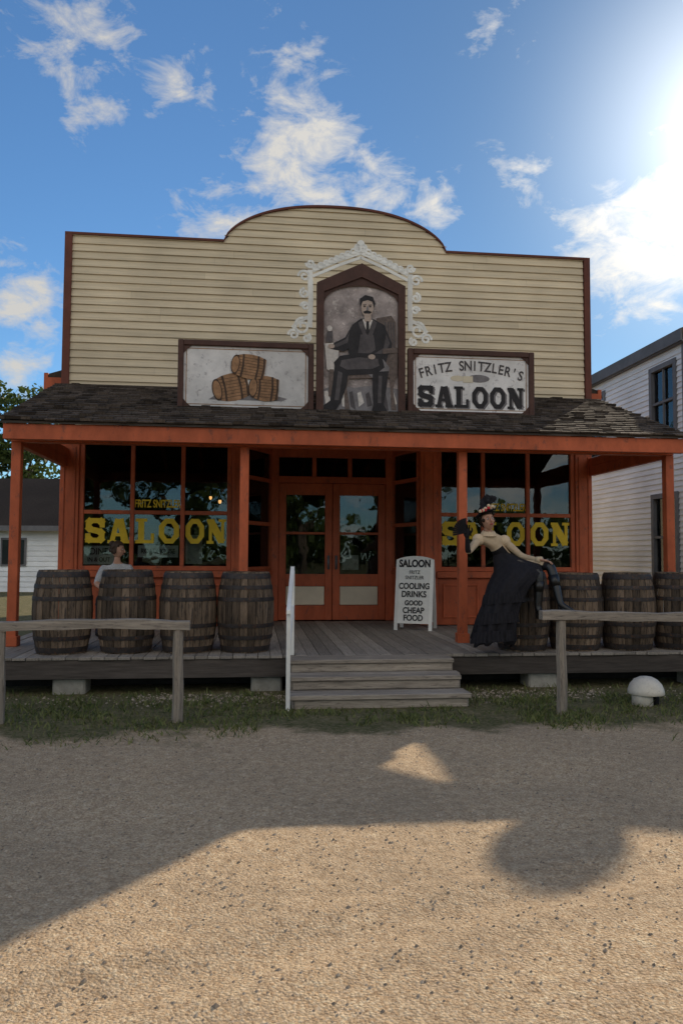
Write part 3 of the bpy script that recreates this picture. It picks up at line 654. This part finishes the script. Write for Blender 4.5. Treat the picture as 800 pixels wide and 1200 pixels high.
for an,to in (('ran','rtoe'),('lan','ltoe')):
    a=Vector(J[an][:3]);t=Vector(J[to][:3]); d=(t-a); mb.tube([a+Vector((0,.01,-.02)),a+Vector((0,.02,-.10))],[.026,.016],8,0)
    mb.tube([a+Vector((0,0,-.03)),a+d*.5+Vector((0,0,-.025)),t+d*.12],[.036,.036,.024],10,0,sq=(1,.7))
    kn=Vector(J[an.replace('an','kn')][:3]); mb.tube([a.lerp(kn,.45),a.lerp(kn,.72)],[.052,.064],14,0)
wo.part("boots",mb,LEATH,True)
mb=MB()
for c,r in (((1.225,-3.245,1.685),(.07,.065,.07)),((1.55,-3.205,1.675),(.07,.065,.07))): mb.ell(c,r,0,14,10,fn=lambda p,r=r:(p[0]*r[0]*(1+.08*math.sin(9*math.atan2(p[1],p[0]))),p[1]*r[1],p[2]*r[2]))
mb.rings([[(1.358+r*math.cos(a)*(1+.05*math.sin(14*a)),-3.218+r*.95*math.sin(a)*(1+.05*math.sin(14*a)),z+.012*math.sin(a)) for a in [2*math.pi*k/56 for k in range(56)]] for r,z in ((.054,1.785),(.066,1.79),(.082,1.765),(.098,1.735))],0,.5)
mb.tube([(1.85,-3.43,1.46),(1.89,-3.49,1.452)],[.034,.042],12,0)
wo.part("blouse_frills",mb,BLOUSE,True)
mb=MB(); mb.T=HT@Matrix.Translation((0,.012,.092))@Matrix.Rotation(rad(-14),4,'Y')@Matrix.Rotation(rad(-6),4,'X')
mb.rings([[(r*math.cos(a),r*.85*math.sin(a),z+.012*math.sin(2*a)) for a in [2*math.pi*k/28 for k in range(28)]] for r,z in ((.0,.075),(.06,.075),(.075,.06),(.08,.01),(.14,.010),(.142,.004),(.08,-.004))],0,.5)
for k in range(70):
    a=random.uniform(-.5,2.0); b=random.uniform(.4,1.2); l=random.uniform(.09,.17); p=Vector((.05,.02,.05)); d=Vector((math.cos(a)*math.cos(b),.4*math.sin(a),math.sin(b)))
    q=p+d*l; q2=q+Vector((.03,0,-.03)); w=Vector((.008,.0,.008)); mb.add([tuple(p-w),tuple(p+w),tuple(q+w*1.6),tuple(q2),tuple(q-w*1.6)],[(0,1,2,3,4)],0)
for k in range(11):
    mb.ell((-.10+.018*k+random.uniform(-.01,.01),-.085+random.uniform(-.02,.02),.035+random.uniform(-.015,.025)),(.022,.02,.02),1 if k in (1,4,6) else 2,8,6)
wo.part("feathered_hat",mb,[BLK,RED,BLOUSE],False)

w2=G("seated_visitor",(-3.25,-1.0,.402))
O=Vector((-3.25,-1.0,0))
def q(x,y,z,r): return (O.x+x,O.y+y,z,r)
J={'pelvis':q(0,.05,.93,.15),'waist':q(.01,.03,1.07,.125),'chest':q(.02,.01,1.27,.135),'collar':q(.02,0,1.37,.06),'neck':q(.025,-.01,1.42,.045),'skull':q(.03,-.02,1.48,.045),
'rsh':q(-.16,-.0,1.32,.06),'rel':q(-.22,-.16,1.09,.042),'rwr':q(-.08,-.34,1.02,.028),'lsh':q(.20,.0,1.32,.06),'lel':q(.25,-.16,1.09,.042),'lwr':q(.10,-.35,1.02,.028),
'rhip':q(-.09,-.03,.92,.10),'rkn':q(-.11,-.42,.90,.07),'ran':q(-.11,-.44,.50,.045),'rtoe':q(-.11,-.58,.44,.035),'lhip':q(.09,-.03,.92,.10),'lkn':q(.11,-.42,.90,.07),'lan':q(.11,-.44,.50,.045),'ltoe':q(.11,-.58,.44,.035)}
E=[('pelvis','waist'),('waist','chest'),('chest','collar'),('collar','neck'),('neck','skull'),('chest','rsh'),('rsh','rel'),('rel','rwr'),('chest','lsh'),('lsh','lel'),('lel','lwr'),('pelvis','rhip'),('rhip','rkn'),('rkn','ran'),('ran','rtoe'),('pelvis','lhip'),('lhip','lkn'),('lkn','lan'),('lan','ltoe')]
bm={k:1 for k in [('pelvis','waist'),('waist','chest'),('chest','collar'),('chest','rsh'),('rsh','rel'),('chest','lsh'),('lsh','lel')]}
for k in E[11:]: bm[k]=2
skin_figure(w2,"body",J,E,[SKIN,WBLOUSE,BLK],bm,'pelvis')
head(w2,(O.x+.035,O.y-.035,1.555),rad(78),rad(8),HAIRG,0,True)
hand(w2,"hand",aim(J['rwr'][:3],(.5,-.6,-.1),(0,0,1)),SKIN,.4,1); hand(w2,"hand",aim(J['lwr'][:3],(-.4,-.6,-.1),(0,0,1)),SKIN,.4,-1)
ch=G("porch_chair",(-3.25,-.95,.402)); mb=MB()
for x in (-.2,.2):
    for y in (-.2,.2): mb.box((O.x+x-.02,-.95+y-.02,.402),(O.x+x+.02,-.95+y+.02,.80 if y<0 else 1.28))
mb.box((O.x-.23,-1.17,.80),(O.x+.23,-.73,.83)); mb.box((O.x-.179,-.765,1.17),(O.x+.179,-.735,1.27)); mb.box((O.x-.179,-.765,1.0),(O.x+.179,-.735,1.06))
ch.part("frame",mb,BROWNF,bevel=.004)

# ================================================================ WHITE BUILDING (right)
wb=G("white_clapboard_house",(10.2,2.1,0))
def lap(mb,p0,d,L,z0,z1,nrm,st=.115,holes=()):
    p0=Vector((*p0,0));d=Vector((*d,0));nn=Vector((*nrm,0)); z=z0
    while z<z1:
        zt=min(z+st,z1); segs=[(0,L)]
        for a,b,c,e in holes:
            if zt>c and z<e:
                ns=[]
                for s0,s1 in segs:
                    if b<=s0 or a>=s1: ns.append((s0,s1)); continue
                    if a>s0: ns.append((s0,a))
                    if b<s1: ns.append((b,s1))
                segs=ns
        for s0,s1 in segs:
            a=p0+d*s0;b=p0+d*s1
            mb.add([tuple(a+nn*.026+Vector((0,0,z))),tuple(b+nn*.026+Vector((0,0,z))),tuple(b+nn*.004+Vector((0,0,zt))),tuple(a+nn*.004+Vector((0,0,zt))),tuple(a+Vector((0,0,z))),tuple(b+Vector((0,0,z)))],[(0,1,2,3),(4,5,1,0)],0)
        z=zt
mb=MB(); VB0,VB1=2.04,9.5; WU=7.0; WE=13.4
hol=[(2.48-VB0,3.32-VB0,4.0,5.38),(2.48-VB0,3.32-VB0,1.1,2.7),(5.6-VB0,6.4-VB0,4.0,5.38)]
fh=[(1,1.9,3.9,5.3),(4.4,5.3,3.9,5.3),(2.6,3.8,.3,2.6),(.8,1.8,1,2.6),(4.6,5.6,1,2.6)]
lap(mb,(WU,VB0),(0,1),VB1-VB0,.25,5.75,(-1,0),holes=hol)
lap(mb,(WU,VB0),(1,0),WE-WU,.25,5.75,(0,-1),holes=fh)
mb.box((WU+.005,VB0+.005,0),(WE,VB0+.012,.25)); 
mb.box((WE-.02,VB0,0),(WE,VB1,5.8)); mb.box((WU,VB1,0),(WE,VB1+.02,5.8))
wb.part("clapboard_walls",mb,WCLAP)
mb=MB(); mb.box((WU+.10,VB0+.10,.0),(WE-.1,VB1-.1,5.8)); wb.part("inner_core",mb,DARKW)
mb=MB()
mb.box((WU-.012,VB0+.001,0),(WU+.09,VB1,.249)); mb.box((WU-.04,VB0-.04,.25),(WU-.001,VB0+.12,5.74)) 
def win_side(v0,v1,z0,z1):
    w=.1
    mb.box((WU-.05,v0-w,z0-.05),(WU+.05,v0,z1+w)); mb.box((WU-.05,v1,z0-.05),(WU+.05,v1+w,z1+w)); mb.box((WU-.052,v0,z1),(WU+.05,v1,z1+w)); mb.box((WU-.08,v0-w,z0-.1),(WU+.05,v1+w,z0-.051)); mb.box((WU-.03,v0,(z0+z1)/2-.025),(WU+.03,v1,(z0+z1)/2+.025)); mb.box((WU-.026,(v0+v1)/2-.012,z0),(WU+.02,(v0+v1)/2+.012,z1))
for a,b,c,d in hol: win_side(a+VB0,b+VB0,c,d)
for a,b,c,d in fh:
    x0,x1=WU+a,WU+b; mb.box((x0-.1,VB0-.05,c-.05),(x0,VB0+.05,d+.1)); mb.box((x1,VB0-.05,c-.05),(x1+.1,VB0+.05,d+.1)); mb.box((x0,VB0-.052,d),(x1,VB0+.05,d+.1)); mb.box((x0,VB0-.03,(c+d)/2-.02),(x1,VB0+.02,(c+d)/2+.02))
wb.part("window_frames",mb,GREYT)
gl2=MB()
for a,b,c,d in hol: gl2.box((WU+.03,a+VB0,c),(WU+.036,b+VB0,d))
for a,b,c,d in fh: gl2.box((WU+a,VB0+.03,c),(WU+b,VB0+.036,d))
wb.part("window_panes",gl2,GLASS)
mb=MB(); cu2=(WU+WE)/2
for e in (WU-.12,WE+.12):
    mb.poly([(e,VB0-.06,5.86),(cu2,VB0-.06,6.50),(cu2,VB0-.06,6.60),(e,VB0-.06,5.97)],(0,VB1-VB0+.3,0),0)
wb.part("roof",mb,SHING)
mb=MB(); mb.box((WU-.15,VB0-.05,5.72),(WU-.11,VB1+.2,5.96)); mb.box((WU-.11,VB0-.05,5.70),(WU+.05,VB1+.2,5.74)); mb.box((WE-.05,VB0-.05,5.70),(WE+.15,VB1+.2,5.74))
mb.poly([(WU,VB0-.01,5.74),(WE,VB0-.01,5.74),(cu2,VB0-.01,6.48)],(0,.02,0),0)
wb.part("eave_and_soffit",mb,GREYT)
mb=MB(); mb.tube([(7.72,2.30,5.9),(7.72,2.30,6.30)],.16,16); mb.ell((7.72,2.30,6.48),(.33,.33,.30),0,24,14)  # unseen turbine vent, added to cast the round shadow on the ground
for k in range(20):
    a=2*math.pi*k/20; mb.tube([(7.72+.335*math.cos(a)*s_,2.30+.335*math.sin(a)*s_,6.48+z_) for s_,z_ in ((.62,-.23),(.93,-.1),(1,0),(.93,.1),(.62,.23))],.008,4)
wb.part("added_shadow_vent",mb,METAL,True)

# ================================================================ SMALL BUILDING (left, far)
sh=G("distant_low_house",(-15.5,30,0),frame=False); mb=MB()
mb.T=None
def lapw(mb,x0,x1,y,z0,z1,st=.2):
    z=z0
    while z<z1: mb.add([(x0,y-.03,z),(x1,y-.03,z),(x1,y,min(z+st,z1)),(x0,y,min(z+st,z1)),(x0,y,z),(x1,y,z)],[(0,1,2,3),(4,5,1,0)],0); z+=st
lapw(mb,-21,-9.6,30,0,2.55); mb.box((-21,30.01,0),(-9.6,36,2.55)); mb.poly([(-9.6,30,2.55),(-9.6,36,2.55),(-9.6,33,4.5)],(-11.4,0,0),0)
sh.part("walls",mb,WCLAP)
mb=MB(); mb.poly([(-21.4,29.5,2.42),(-21.4,33,4.58),(-21.4,33,4.72),(-21.4,29.5,2.56)],(12.2,0,0),0); mb.poly([(-21.4,36.5,2.42),(-21.4,33,4.58),(-21.4,33,4.72),(-21.4,36.5,2.56)],(12.2,0,0),0); sh.part("roof",mb,SHING)
mb=MB(); mb.box((-21.4,29.42,2.36),(-9.2,29.49,2.56))
for x in (-12.75,-16,-19): mb.box((x-.5,29.93,1.0),(x+.5,29.97,2.1))
sh.part("window_frames",mb,GREYT)
mb=MB()
for x in (-12.75,-16,-19): mb.box((x-.42,29.90,1.08),(x+.42,29.93,2.02))
sh.part("window_panes",mb,M("dark_glass",(.02,.025,.03),.08,.1,spec=.6,bump=0))

# ================================================================ TREES
def leaves(centers,radii,n,size,seed):
    r=np.random.default_rng(seed); k=len(centers); ci=r.integers(0,k,n); C=np.array(centers)[ci]; R_=np.array(radii)[ci]
    d=r.normal(size=(n,3)); d/=np.linalg.norm(d,axis=1)[:,None]; rr=R_*(.35+.7*r.random(n)**.6)
    P=C+d*rr[:,None]*np.array([1,1,.75]); a=r.normal(size=(n,3)); a/=np.linalg.norm(a,axis=1)[:,None]; b=np.cross(a,r.normal(size=(n,3))); b/=np.linalg.norm(b,axis=1)[:,None]
    s=size*(.6+.8*r.random(n))[:,None]; v=np.stack([P-a*s,P+b*s*.55,P+a*s,P-b*s*.55],1).reshape(-1,3)
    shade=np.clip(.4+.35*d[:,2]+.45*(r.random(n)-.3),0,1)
    return v,shade
def leafobj(g,name,v,shade,mat,absolute=True):
    n=len(shade); me=bpy.data.meshes.new(name); me.vertices.add(4*n); me.vertices.foreach_set("co",v.astype(np.float32).ravel())
    me.loops.add(4*n); me.loops.foreach_set("vertex_index",np.arange(4*n,dtype=np.int32)); me.polygons.add(n); me.polygons.foreach_set("loop_start",np.arange(0,4*n,4,dtype=np.int32))
    at=me.attributes.new("rnd",'FLOAT','FACE'); at.data.foreach_set("value",shade.astype(np.float32)); me.materials.append(mat); me.update(calc_edges=True)
    o=link(bpy.data.objects.new(name,me)); 
    if g: o.parent=g.e; o.matrix_local=Matrix.Translation(-g.o) if absolute else Matrix.Identity(4)
    return o
def tree(name,x,y,h,cr,n,size,seed):
    rr=random.Random(seed); g=G(name,(x,y,0),frame=False); mb=MB(); th=h*.38; cs=[];rs=[]
    mb.tube([(x,y,-.1),(x+.1,y,th*.5),(x-.05,y+.1,th),(x,y,h*.8)],[h*.032,h*.026,h*.02,h*.006],9)
    for k in range(13):
        a=rr.uniform(0,6.28); z0=rr.uniform(th*.75,h*.72); l=cr*rr.uniform(.5,1); zz=min(h*.95,z0+rr.uniform(.15,.4)*h); p=Vector((x+math.cos(a)*l,y+math.sin(a)*l,zz))
        mb.tube([(x,y,z0),((x+p.x)/2,(y+p.y)/2,z0+(zz-z0)*.35),tuple(p)],[h*.012,h*.008,h*.003],6); cs.append(tuple(p)); rs.append(cr*rr.uniform(.2,.36))
        cs.append(((x*.5+p.x*.5),(y*.5+p.y*.5),zz*.93)); rs.append(cr*rr.uniform(.2,.32))
    cs.append((x,y,h*.93)); rs.append(cr*.35)
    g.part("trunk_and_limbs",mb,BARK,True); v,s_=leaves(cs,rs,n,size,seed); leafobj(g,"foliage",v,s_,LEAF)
tree("cottonwood_tree",-18.3,44,10.6,4.2,5200,.17,3)
tree("cottonwood_tree",-24,40,12,4.5,4500,.22,4)
for i,(x,y,h) in enumerate(((-9,-24,8.5),(-1.5,-28,9.5),(6,-25,8),(-17,-25,9),(13,-24,9))): tree("shade_tree",x,y,h,h*.42,4200,.2,20+i)
cs=[];rs=[];r=random.Random(5)
for k in range(200):
    a=r.uniform(0,2*math.pi); d=r.uniform(75,95); x,y=math.sin(a)*d,math.cos(a)*d
    hh=r.uniform(4,7)
    for j in range(3): cs.append((x+r.uniform(-3,3),y+r.uniform(-3,3),hh*(.25+.3*j))); rs.append(r.uniform(2,3.2))
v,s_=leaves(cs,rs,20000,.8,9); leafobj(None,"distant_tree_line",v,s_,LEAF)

# ================================================================ GROUND
def gh(u,v):
    a=mnoise.noise(Vector((u*.5,v*.5,0)))*.03+mnoise.noise(Vector((u*2.1,v*2.1,3)))*.009
    if -10.5<v<-6: a+=mnoise.noise(Vector((u*7,v*7,5)))*.006
    for c0,sl in ((-8.2,.33),(-9.5,.33)):
        d=(v-(c0+sl*(u-1)))/.13
        if abs(d)<3: a-= .018*math.exp(-d*d)-.009*math.exp(-(abs(d)-1.6)**2*3)
    if v>-4.6: a*=.15
    return a
ul=[-250,-120,-60,-30,-16,-10]+list(np.linspace(-6,6,170))+[10,16,30,60,120,250]
vl=[-250,-120,-60,-30,-18]+list(np.linspace(-12,-3,170))+[-1,4,10,18,30,60,120,250]
vs=[(u,v,gh(u,v) if abs(u)<8 and -13<v<-2 else 0) for v in vl for u in ul]; nu=len(ul)
fs=[(j*nu+i,j*nu+i+1,(j+1)*nu+i+1,(j+1)*nu+i) for j in range(len(vl)-1) for i in range(nu-1)]
me=bpy.data.meshes.new("ground"); me.from_pydata(vs,[],fs); me.polygons.foreach_set("use_smooth",[True]*len(fs)); go=link(bpy.data.objects.new("ground",me)); go.matrix_world=F
m=bpy.data.materials.new("gravel_and_grass_ground"); m.use_nodes=True; nt=m.node_tree; N=nt.nodes; L=nt.links; b=N["Principled BSDF"]; b.inputs["Roughness"].default_value=.95; b.inputs["Specular IOR Level"].default_value=.1
tc=N.new("ShaderNodeTexCoord")
def noi(scale,detail=6,rough=.6,vec=None):
    n=N.new("ShaderNodeTexNoise"); n.inputs["Scale"].default_value=scale; n.inputs["Detail"].default_value=detail; n.inputs["Roughness"].default_value=rough; L.new(vec or tc.outputs["Object"],n.inputs["Vector"]); return n.outputs[0]
def ramp(sock,stops):
    r=N.new("ShaderNodeValToRGB"); L.new(sock,r.inputs[0]); e=r.color_ramp.elements
    e[0].position,e[0].color=stops[0][0],(*stops[0][1],1); e[1].position,e[1].color=stops[-1][0],(*stops[-1][1],1)
    for p,c in stops[1:-1]: x=e.new(p); x.color=(*c,1)
    return r.outputs[0]
def mixc(f,a,b_,t='MIX'):
    x=N.new("ShaderNodeMix"); x.data_type='RGBA'; x.blend_type=t
    for s_,i in ((f,0),(a,6),(b_,7)):
        if hasattr(s_,'links'): L.new(s_,x.inputs[i])
        else: x.inputs[i].default_value=s_ if i==0 else (*s_,1)
    return x.outputs[2]
def mth(op,a,b_=None,c=None,clamp=False):
    x=N.new("ShaderNodeMath"); x.operation=op; x.use_clamp=clamp
    for i,s_ in enumerate((a,b_,c)):
        if s_ is None: continue
        if hasattr(s_,'links'): L.new(s_,x.inputs[i])
        else: x.inputs[i].default_value=s_
    return x.outputs[0]
fine=noi(95,4,.7); med=noi(14,4,.65); big=noi(.8,3,.55)
vo=N.new("ShaderNodeTexVoronoi"); vo.inputs["Scale"].default_value=75; L.new(tc.outputs["Object"],vo.inputs["Vector"])
bw=N.new("ShaderNodeRGBToBW"); L.new(vo.outputs["Color"],bw.inputs[0])
gcol=ramp(fine,[(.3,(.28,.19,.11)),(.5,(.52,.37,.23)),(.72,(.70,.54,.37))])
gcol=mixc(.5,gcol,bw.outputs[0],'SOFT_LIGHT')
gcol=mixc(mth('MULTIPLY',ramp(big,[(.35,(0,0,0)),(.7,(1,1,1))]),.42),gcol,(.31,.23,.155))
gcol=mixc(.34,gcol,ramp(med,[(.3,(.25,.25,.25)),(.7,(.8,.8,.8))]),'OVERLAY')
grs=ramp(noi(30,4,.7),[(.3,(.05,.055,.02)),(.5,(.10,.10,.04)),(.7,(.24,.19,.12))])
sx=N.new("ShaderNodeSeparateXYZ"); L.new(tc.outputs["Object"],sx.inputs[0])
edge=mth('MULTIPLY',mth('SUBTRACT',noi(1.1,6,.65),.5),2.6)
vv=mth('ADD',sx.outputs[1],edge)
g1=mth('MULTIPLY',mth('ADD',vv,5.45),3,clamp=True)
g1=mth('MULTIPLY',g1,mth('ADD',.45,mth('MULTIPLY',noi(4,5,.7),.9)),clamp=True)
g2=mth('MULTIPLY',mth('SUBTRACT',-15.5,vv),1,clamp=True)
gm=mth('MAXIMUM',g1,g2)
L.new(mixc(gm,gcol,grs),b.inputs["Base Color"])
bp=N.new("ShaderNodeBump"); bp.inputs["Strength"].default_value=.9; bp.inputs["Distance"].default_value=.012
L.new(mth('ADD',mth('MULTIPLY',fine,.6),mth('ADD',mth('MULTIPLY',med,1.2),mth('MULTIPLY',vo.outputs["Distance"],-.5))),bp.inputs["Height"]); L.new(bp.outputs[0],b.inputs["Normal"])
me.materials.append(m)
mb=MB(); r=random.Random(11)
def peb(u,v,s):
    z=gh(u,v); mb.add([(u-s,v,z),(u,v-s,z),(u+s*r.uniform(.7,1.3),v,z),(u,v+s,z),(u+s*.2,v,z+s*r.uniform(.5,1))],[(0,1,4),(1,2,4),(2,3,4),(3,0,4)],0,r.random())
for k in range(5200):
    d=r.random()**.6; v=-10.6+d*5.2; Y=12+v; u=r.uniform(-.55,.55)*Y-.12; peb(u+v*.11,v,r.uniform(.003,.010)*(1.6 if r.random()<.03 else 1))
for k in range(1300): peb(r.choice((r.uniform(-2.6,-1.0),r.uniform(.85,2.5),r.uniform(-4,4))),r.gauss(-3.75,.16),r.uniform(.008,.018))
o=link(bpy.data.objects.new("pebbles",mb.mesh("pebbles",[M("pebble",(.34,.27,.20),.9,.2,30,rnd=.5,bump=0)]))); o.matrix_world=F
n=66000; u=rng.uniform(-6.2,6.2,n); v=rng.uniform(-6.9,-3.35,n)
keep=np.zeros(n,bool); hh=np.zeros(n); z0=np.zeros(n)
for i in range(n):
    e=mnoise.noise(Vector((u[i]*.9,v[i]*.9,0)))*.9+mnoise.noise(Vector((u[i]*3.1,v[i]*3.1,7)))*.6
    lim=-5.3+(.35 if -1.3<u[i]<1.1 else (-.3 if u[i]<-1.3 else -.1))
    d=mnoise.noise(Vector((u[i]*1.7,v[i]*1.7,12)))*.6+mnoise.noise(Vector((u[i]*6,v[i]*6,2)))*.6
    p=min(1,max(0,(v[i]+e-lim)*1.4))*(.5+d*1.2)
    if v[i]>-3.95: p*=.3
    if -1.02<u[i]<.82 and v[i]>-4.45: p=0
    keep[i]=rng.random()<p; hh[i]=.020+.028*max(0,.4+d)+.014*rng.random(); z0[i]=gh(u[i],v[i])
u,v,hh,z0=u[keep],v[keep],hh[keep],z0[keep]; n=len(u)
hh*=np.where(v>-4.4,1.2,1); tall=rng.random(n)<.02; hh[tall]*=1.9
a=rng.uniform(0,6.28,n); w=.0045+.003*rng.random(n); lx=rng.normal(0,.6,n)*hh; ly=rng.normal(0,.6,n)*hh
V=np.stack([np.stack([u-np.cos(a)*w,v-np.sin(a)*w,z0-.003],1),np.stack([u+np.cos(a)*w,v+np.sin(a)*w,z0-.003],1),np.stack([u+lx*.6+np.cos(a)*w*.6,v+ly*.6+np.sin(a)*w*.6,z0+hh*.7],1),np.stack([u+lx,v+ly,z0+hh],1)],1).reshape(-1,3)
o=leafobj(None,"grass",V,rng.random(n),GRASS); o.matrix_world=F

# ================================================================ WORLD
W=bpy.data.worlds.new("World"); S.world=W; W.use_nodes=True; nt=W.node_tree; N=nt.nodes; L=nt.links
bg=N["Background"]; bg.inputs[1].default_value=.15
sky=N.new("ShaderNodeTexSky"); sky.sky_type='NISHITA'; sky.sun_disc=False; sky.sun_elevation=SEL; sky.sun_rotation=SAZ; sky.air_density=1.0; sky.dust_density=.25; sky.ozone_density=2.0
tc=N.new("ShaderNodeTexCoord"); D=tc.outputs["Generated"]
def vm(op,a,b_=None,sc=None):
    x=N.new("ShaderNodeVectorMath"); x.operation=op
    for i,s_ in enumerate((a,b_)):
        if s_ is None: continue
        if hasattr(s_,'links'): L.new(s_,x.inputs[i])
        else: x.inputs[i].default_value=s_
    if sc is not None: 
        if hasattr(sc,'links'): L.new(sc,x.inputs["Scale"])
        else: x.inputs["Scale"].default_value=sc
    return x.outputs["Value"] if op in('DISTANCE','DOT_PRODUCT') else x.outputs[0]
mask=None
for cx,cy,cz,rr,k in ((-.052,.880,.472,.12,1),(-.060,.826,.560,.055,.7),(.039,.901,.431,.09,.9),(-.13,.907,.40,.10,.85),(-.02,.905,.425,.09,.95),(.11,.90,.425,.055,.75),(-.274,.783,.558,.12,.7),(-.276,.822,.498,.07,.72),(-.193,.830,.523,.07,.7),(-.379,.880,.286,.09,1),(-.384,.898,.215,.08,.9),(.343,.869,.357,.13,1.15),(.30,.885,.36,.08,.95),(.42,.84,.36,.16,1.2),(.164,.802,.574,.06,.75),(.197,.872,.448,.06,.7),(-.09,.80,.59,.05,.6),
    (-.45,-.75,.5,.75,1.5),(.45,-.75,.45,.75,1.5),(0,-.55,.85,.55,1.3),(-.95,-.1,.3,.5,1.1),(.95,-.2,.3,.5,1.1)):  # broad unseen clouds behind and beside the camera, added to fill the facade
    q_=mth('MULTIPLY',mth('SUBTRACT',1,mth('DIVIDE',vm('DISTANCE',D,(cx,cy,cz)),rr),clamp=True),k); mask=q_ if mask is None else mth('MAXIMUM',mask,q_)
mpn=N.new("ShaderNodeMapping"); mpn.inputs["Scale"].default_value=(8,8,14); mpn.inputs["Rotation"].default_value=(0,rad(25),0); L.new(D,mpn.inputs[0])
cn=N.new("ShaderNodeTexNoise"); cn.inputs["Scale"].default_value=2.3; cn.inputs["Detail"].default_value=8; cn.inputs["Roughness"].default_value=.64; cn.inputs["Distortion"].default_value=.35; L.new(mpn.outputs[0],cn.inputs["Vector"])
den=mth('MULTIPLY',mth('SUBTRACT',mth('ADD',mth('MULTIPLY',cn.outputs[0],1.9),mth('MULTIPLY',mask,.8)),1.26),2.0,clamp=True)
den=mth('MULTIPLY',den,mth('MULTIPLY',mask,5,clamp=True))
sdot=mth('MAXIMUM',vm('DOT_PRODUCT',D,tuple(SD)),0)
fill_dot=mth('MAXIMUM',vm('DOT_PRODUCT',D,(0,-.95,.3)),0)  # direction behind the camera, where the added clouds are boosted as facade fill
glow=mth('ADD',mth('MULTIPLY',mth('POWER',sdot,95),6.5),mth('MULTIPLY',mth('POWER',sdot,700),14.0))
skyc=vm('MULTIPLY',sky.outputs[0],(.50,.74,.92))
skyc=vm('SCALE',skyc,sc=mth('SUBTRACT',1,mth('MULTIPLY',mth('POWER',sdot,6),.45)))
cc=vm('SCALE',(1,.955,.87),sc=mth('ADD',mth('ADD',mth('MULTIPLY',mth('POWER',sdot,10),2.4),mth('MULTIPLY',fill_dot,4.2)),4.4))
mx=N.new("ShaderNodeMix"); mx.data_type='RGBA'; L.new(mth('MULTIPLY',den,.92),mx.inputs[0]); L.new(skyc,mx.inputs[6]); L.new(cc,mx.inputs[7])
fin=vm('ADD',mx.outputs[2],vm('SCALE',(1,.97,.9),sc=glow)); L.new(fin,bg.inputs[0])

sun=bpy.data.lights.new("sun",'SUN'); sun.energy=5.0; sun.angle=rad(.5); sun.color=(1,.87,.67); so=link(bpy.data.objects.new("sun",sun)); so.rotation_euler=SD.to_track_quat('Z','Y').to_euler(); so.location=(10,20,15)

cam=bpy.data.cameras.new("camera"); cam.sensor_fit='VERTICAL'; cam.sensor_height=36; cam.lens=27; cam.clip_end=1000; cam.clip_start=.05
co=link(bpy.data.objects.new("camera",cam)); co.matrix_world=Matrix.Translation((0,0,1.5))@Matrix.Rotation(math.pi/2+rad(3.2),4,'X')@Matrix.Rotation(rad(.3),4,'Z'); S.camera=co
S.view_settings.view_transform='Standard'; S.view_settings.look='None'; S.view_settings.exposure=0
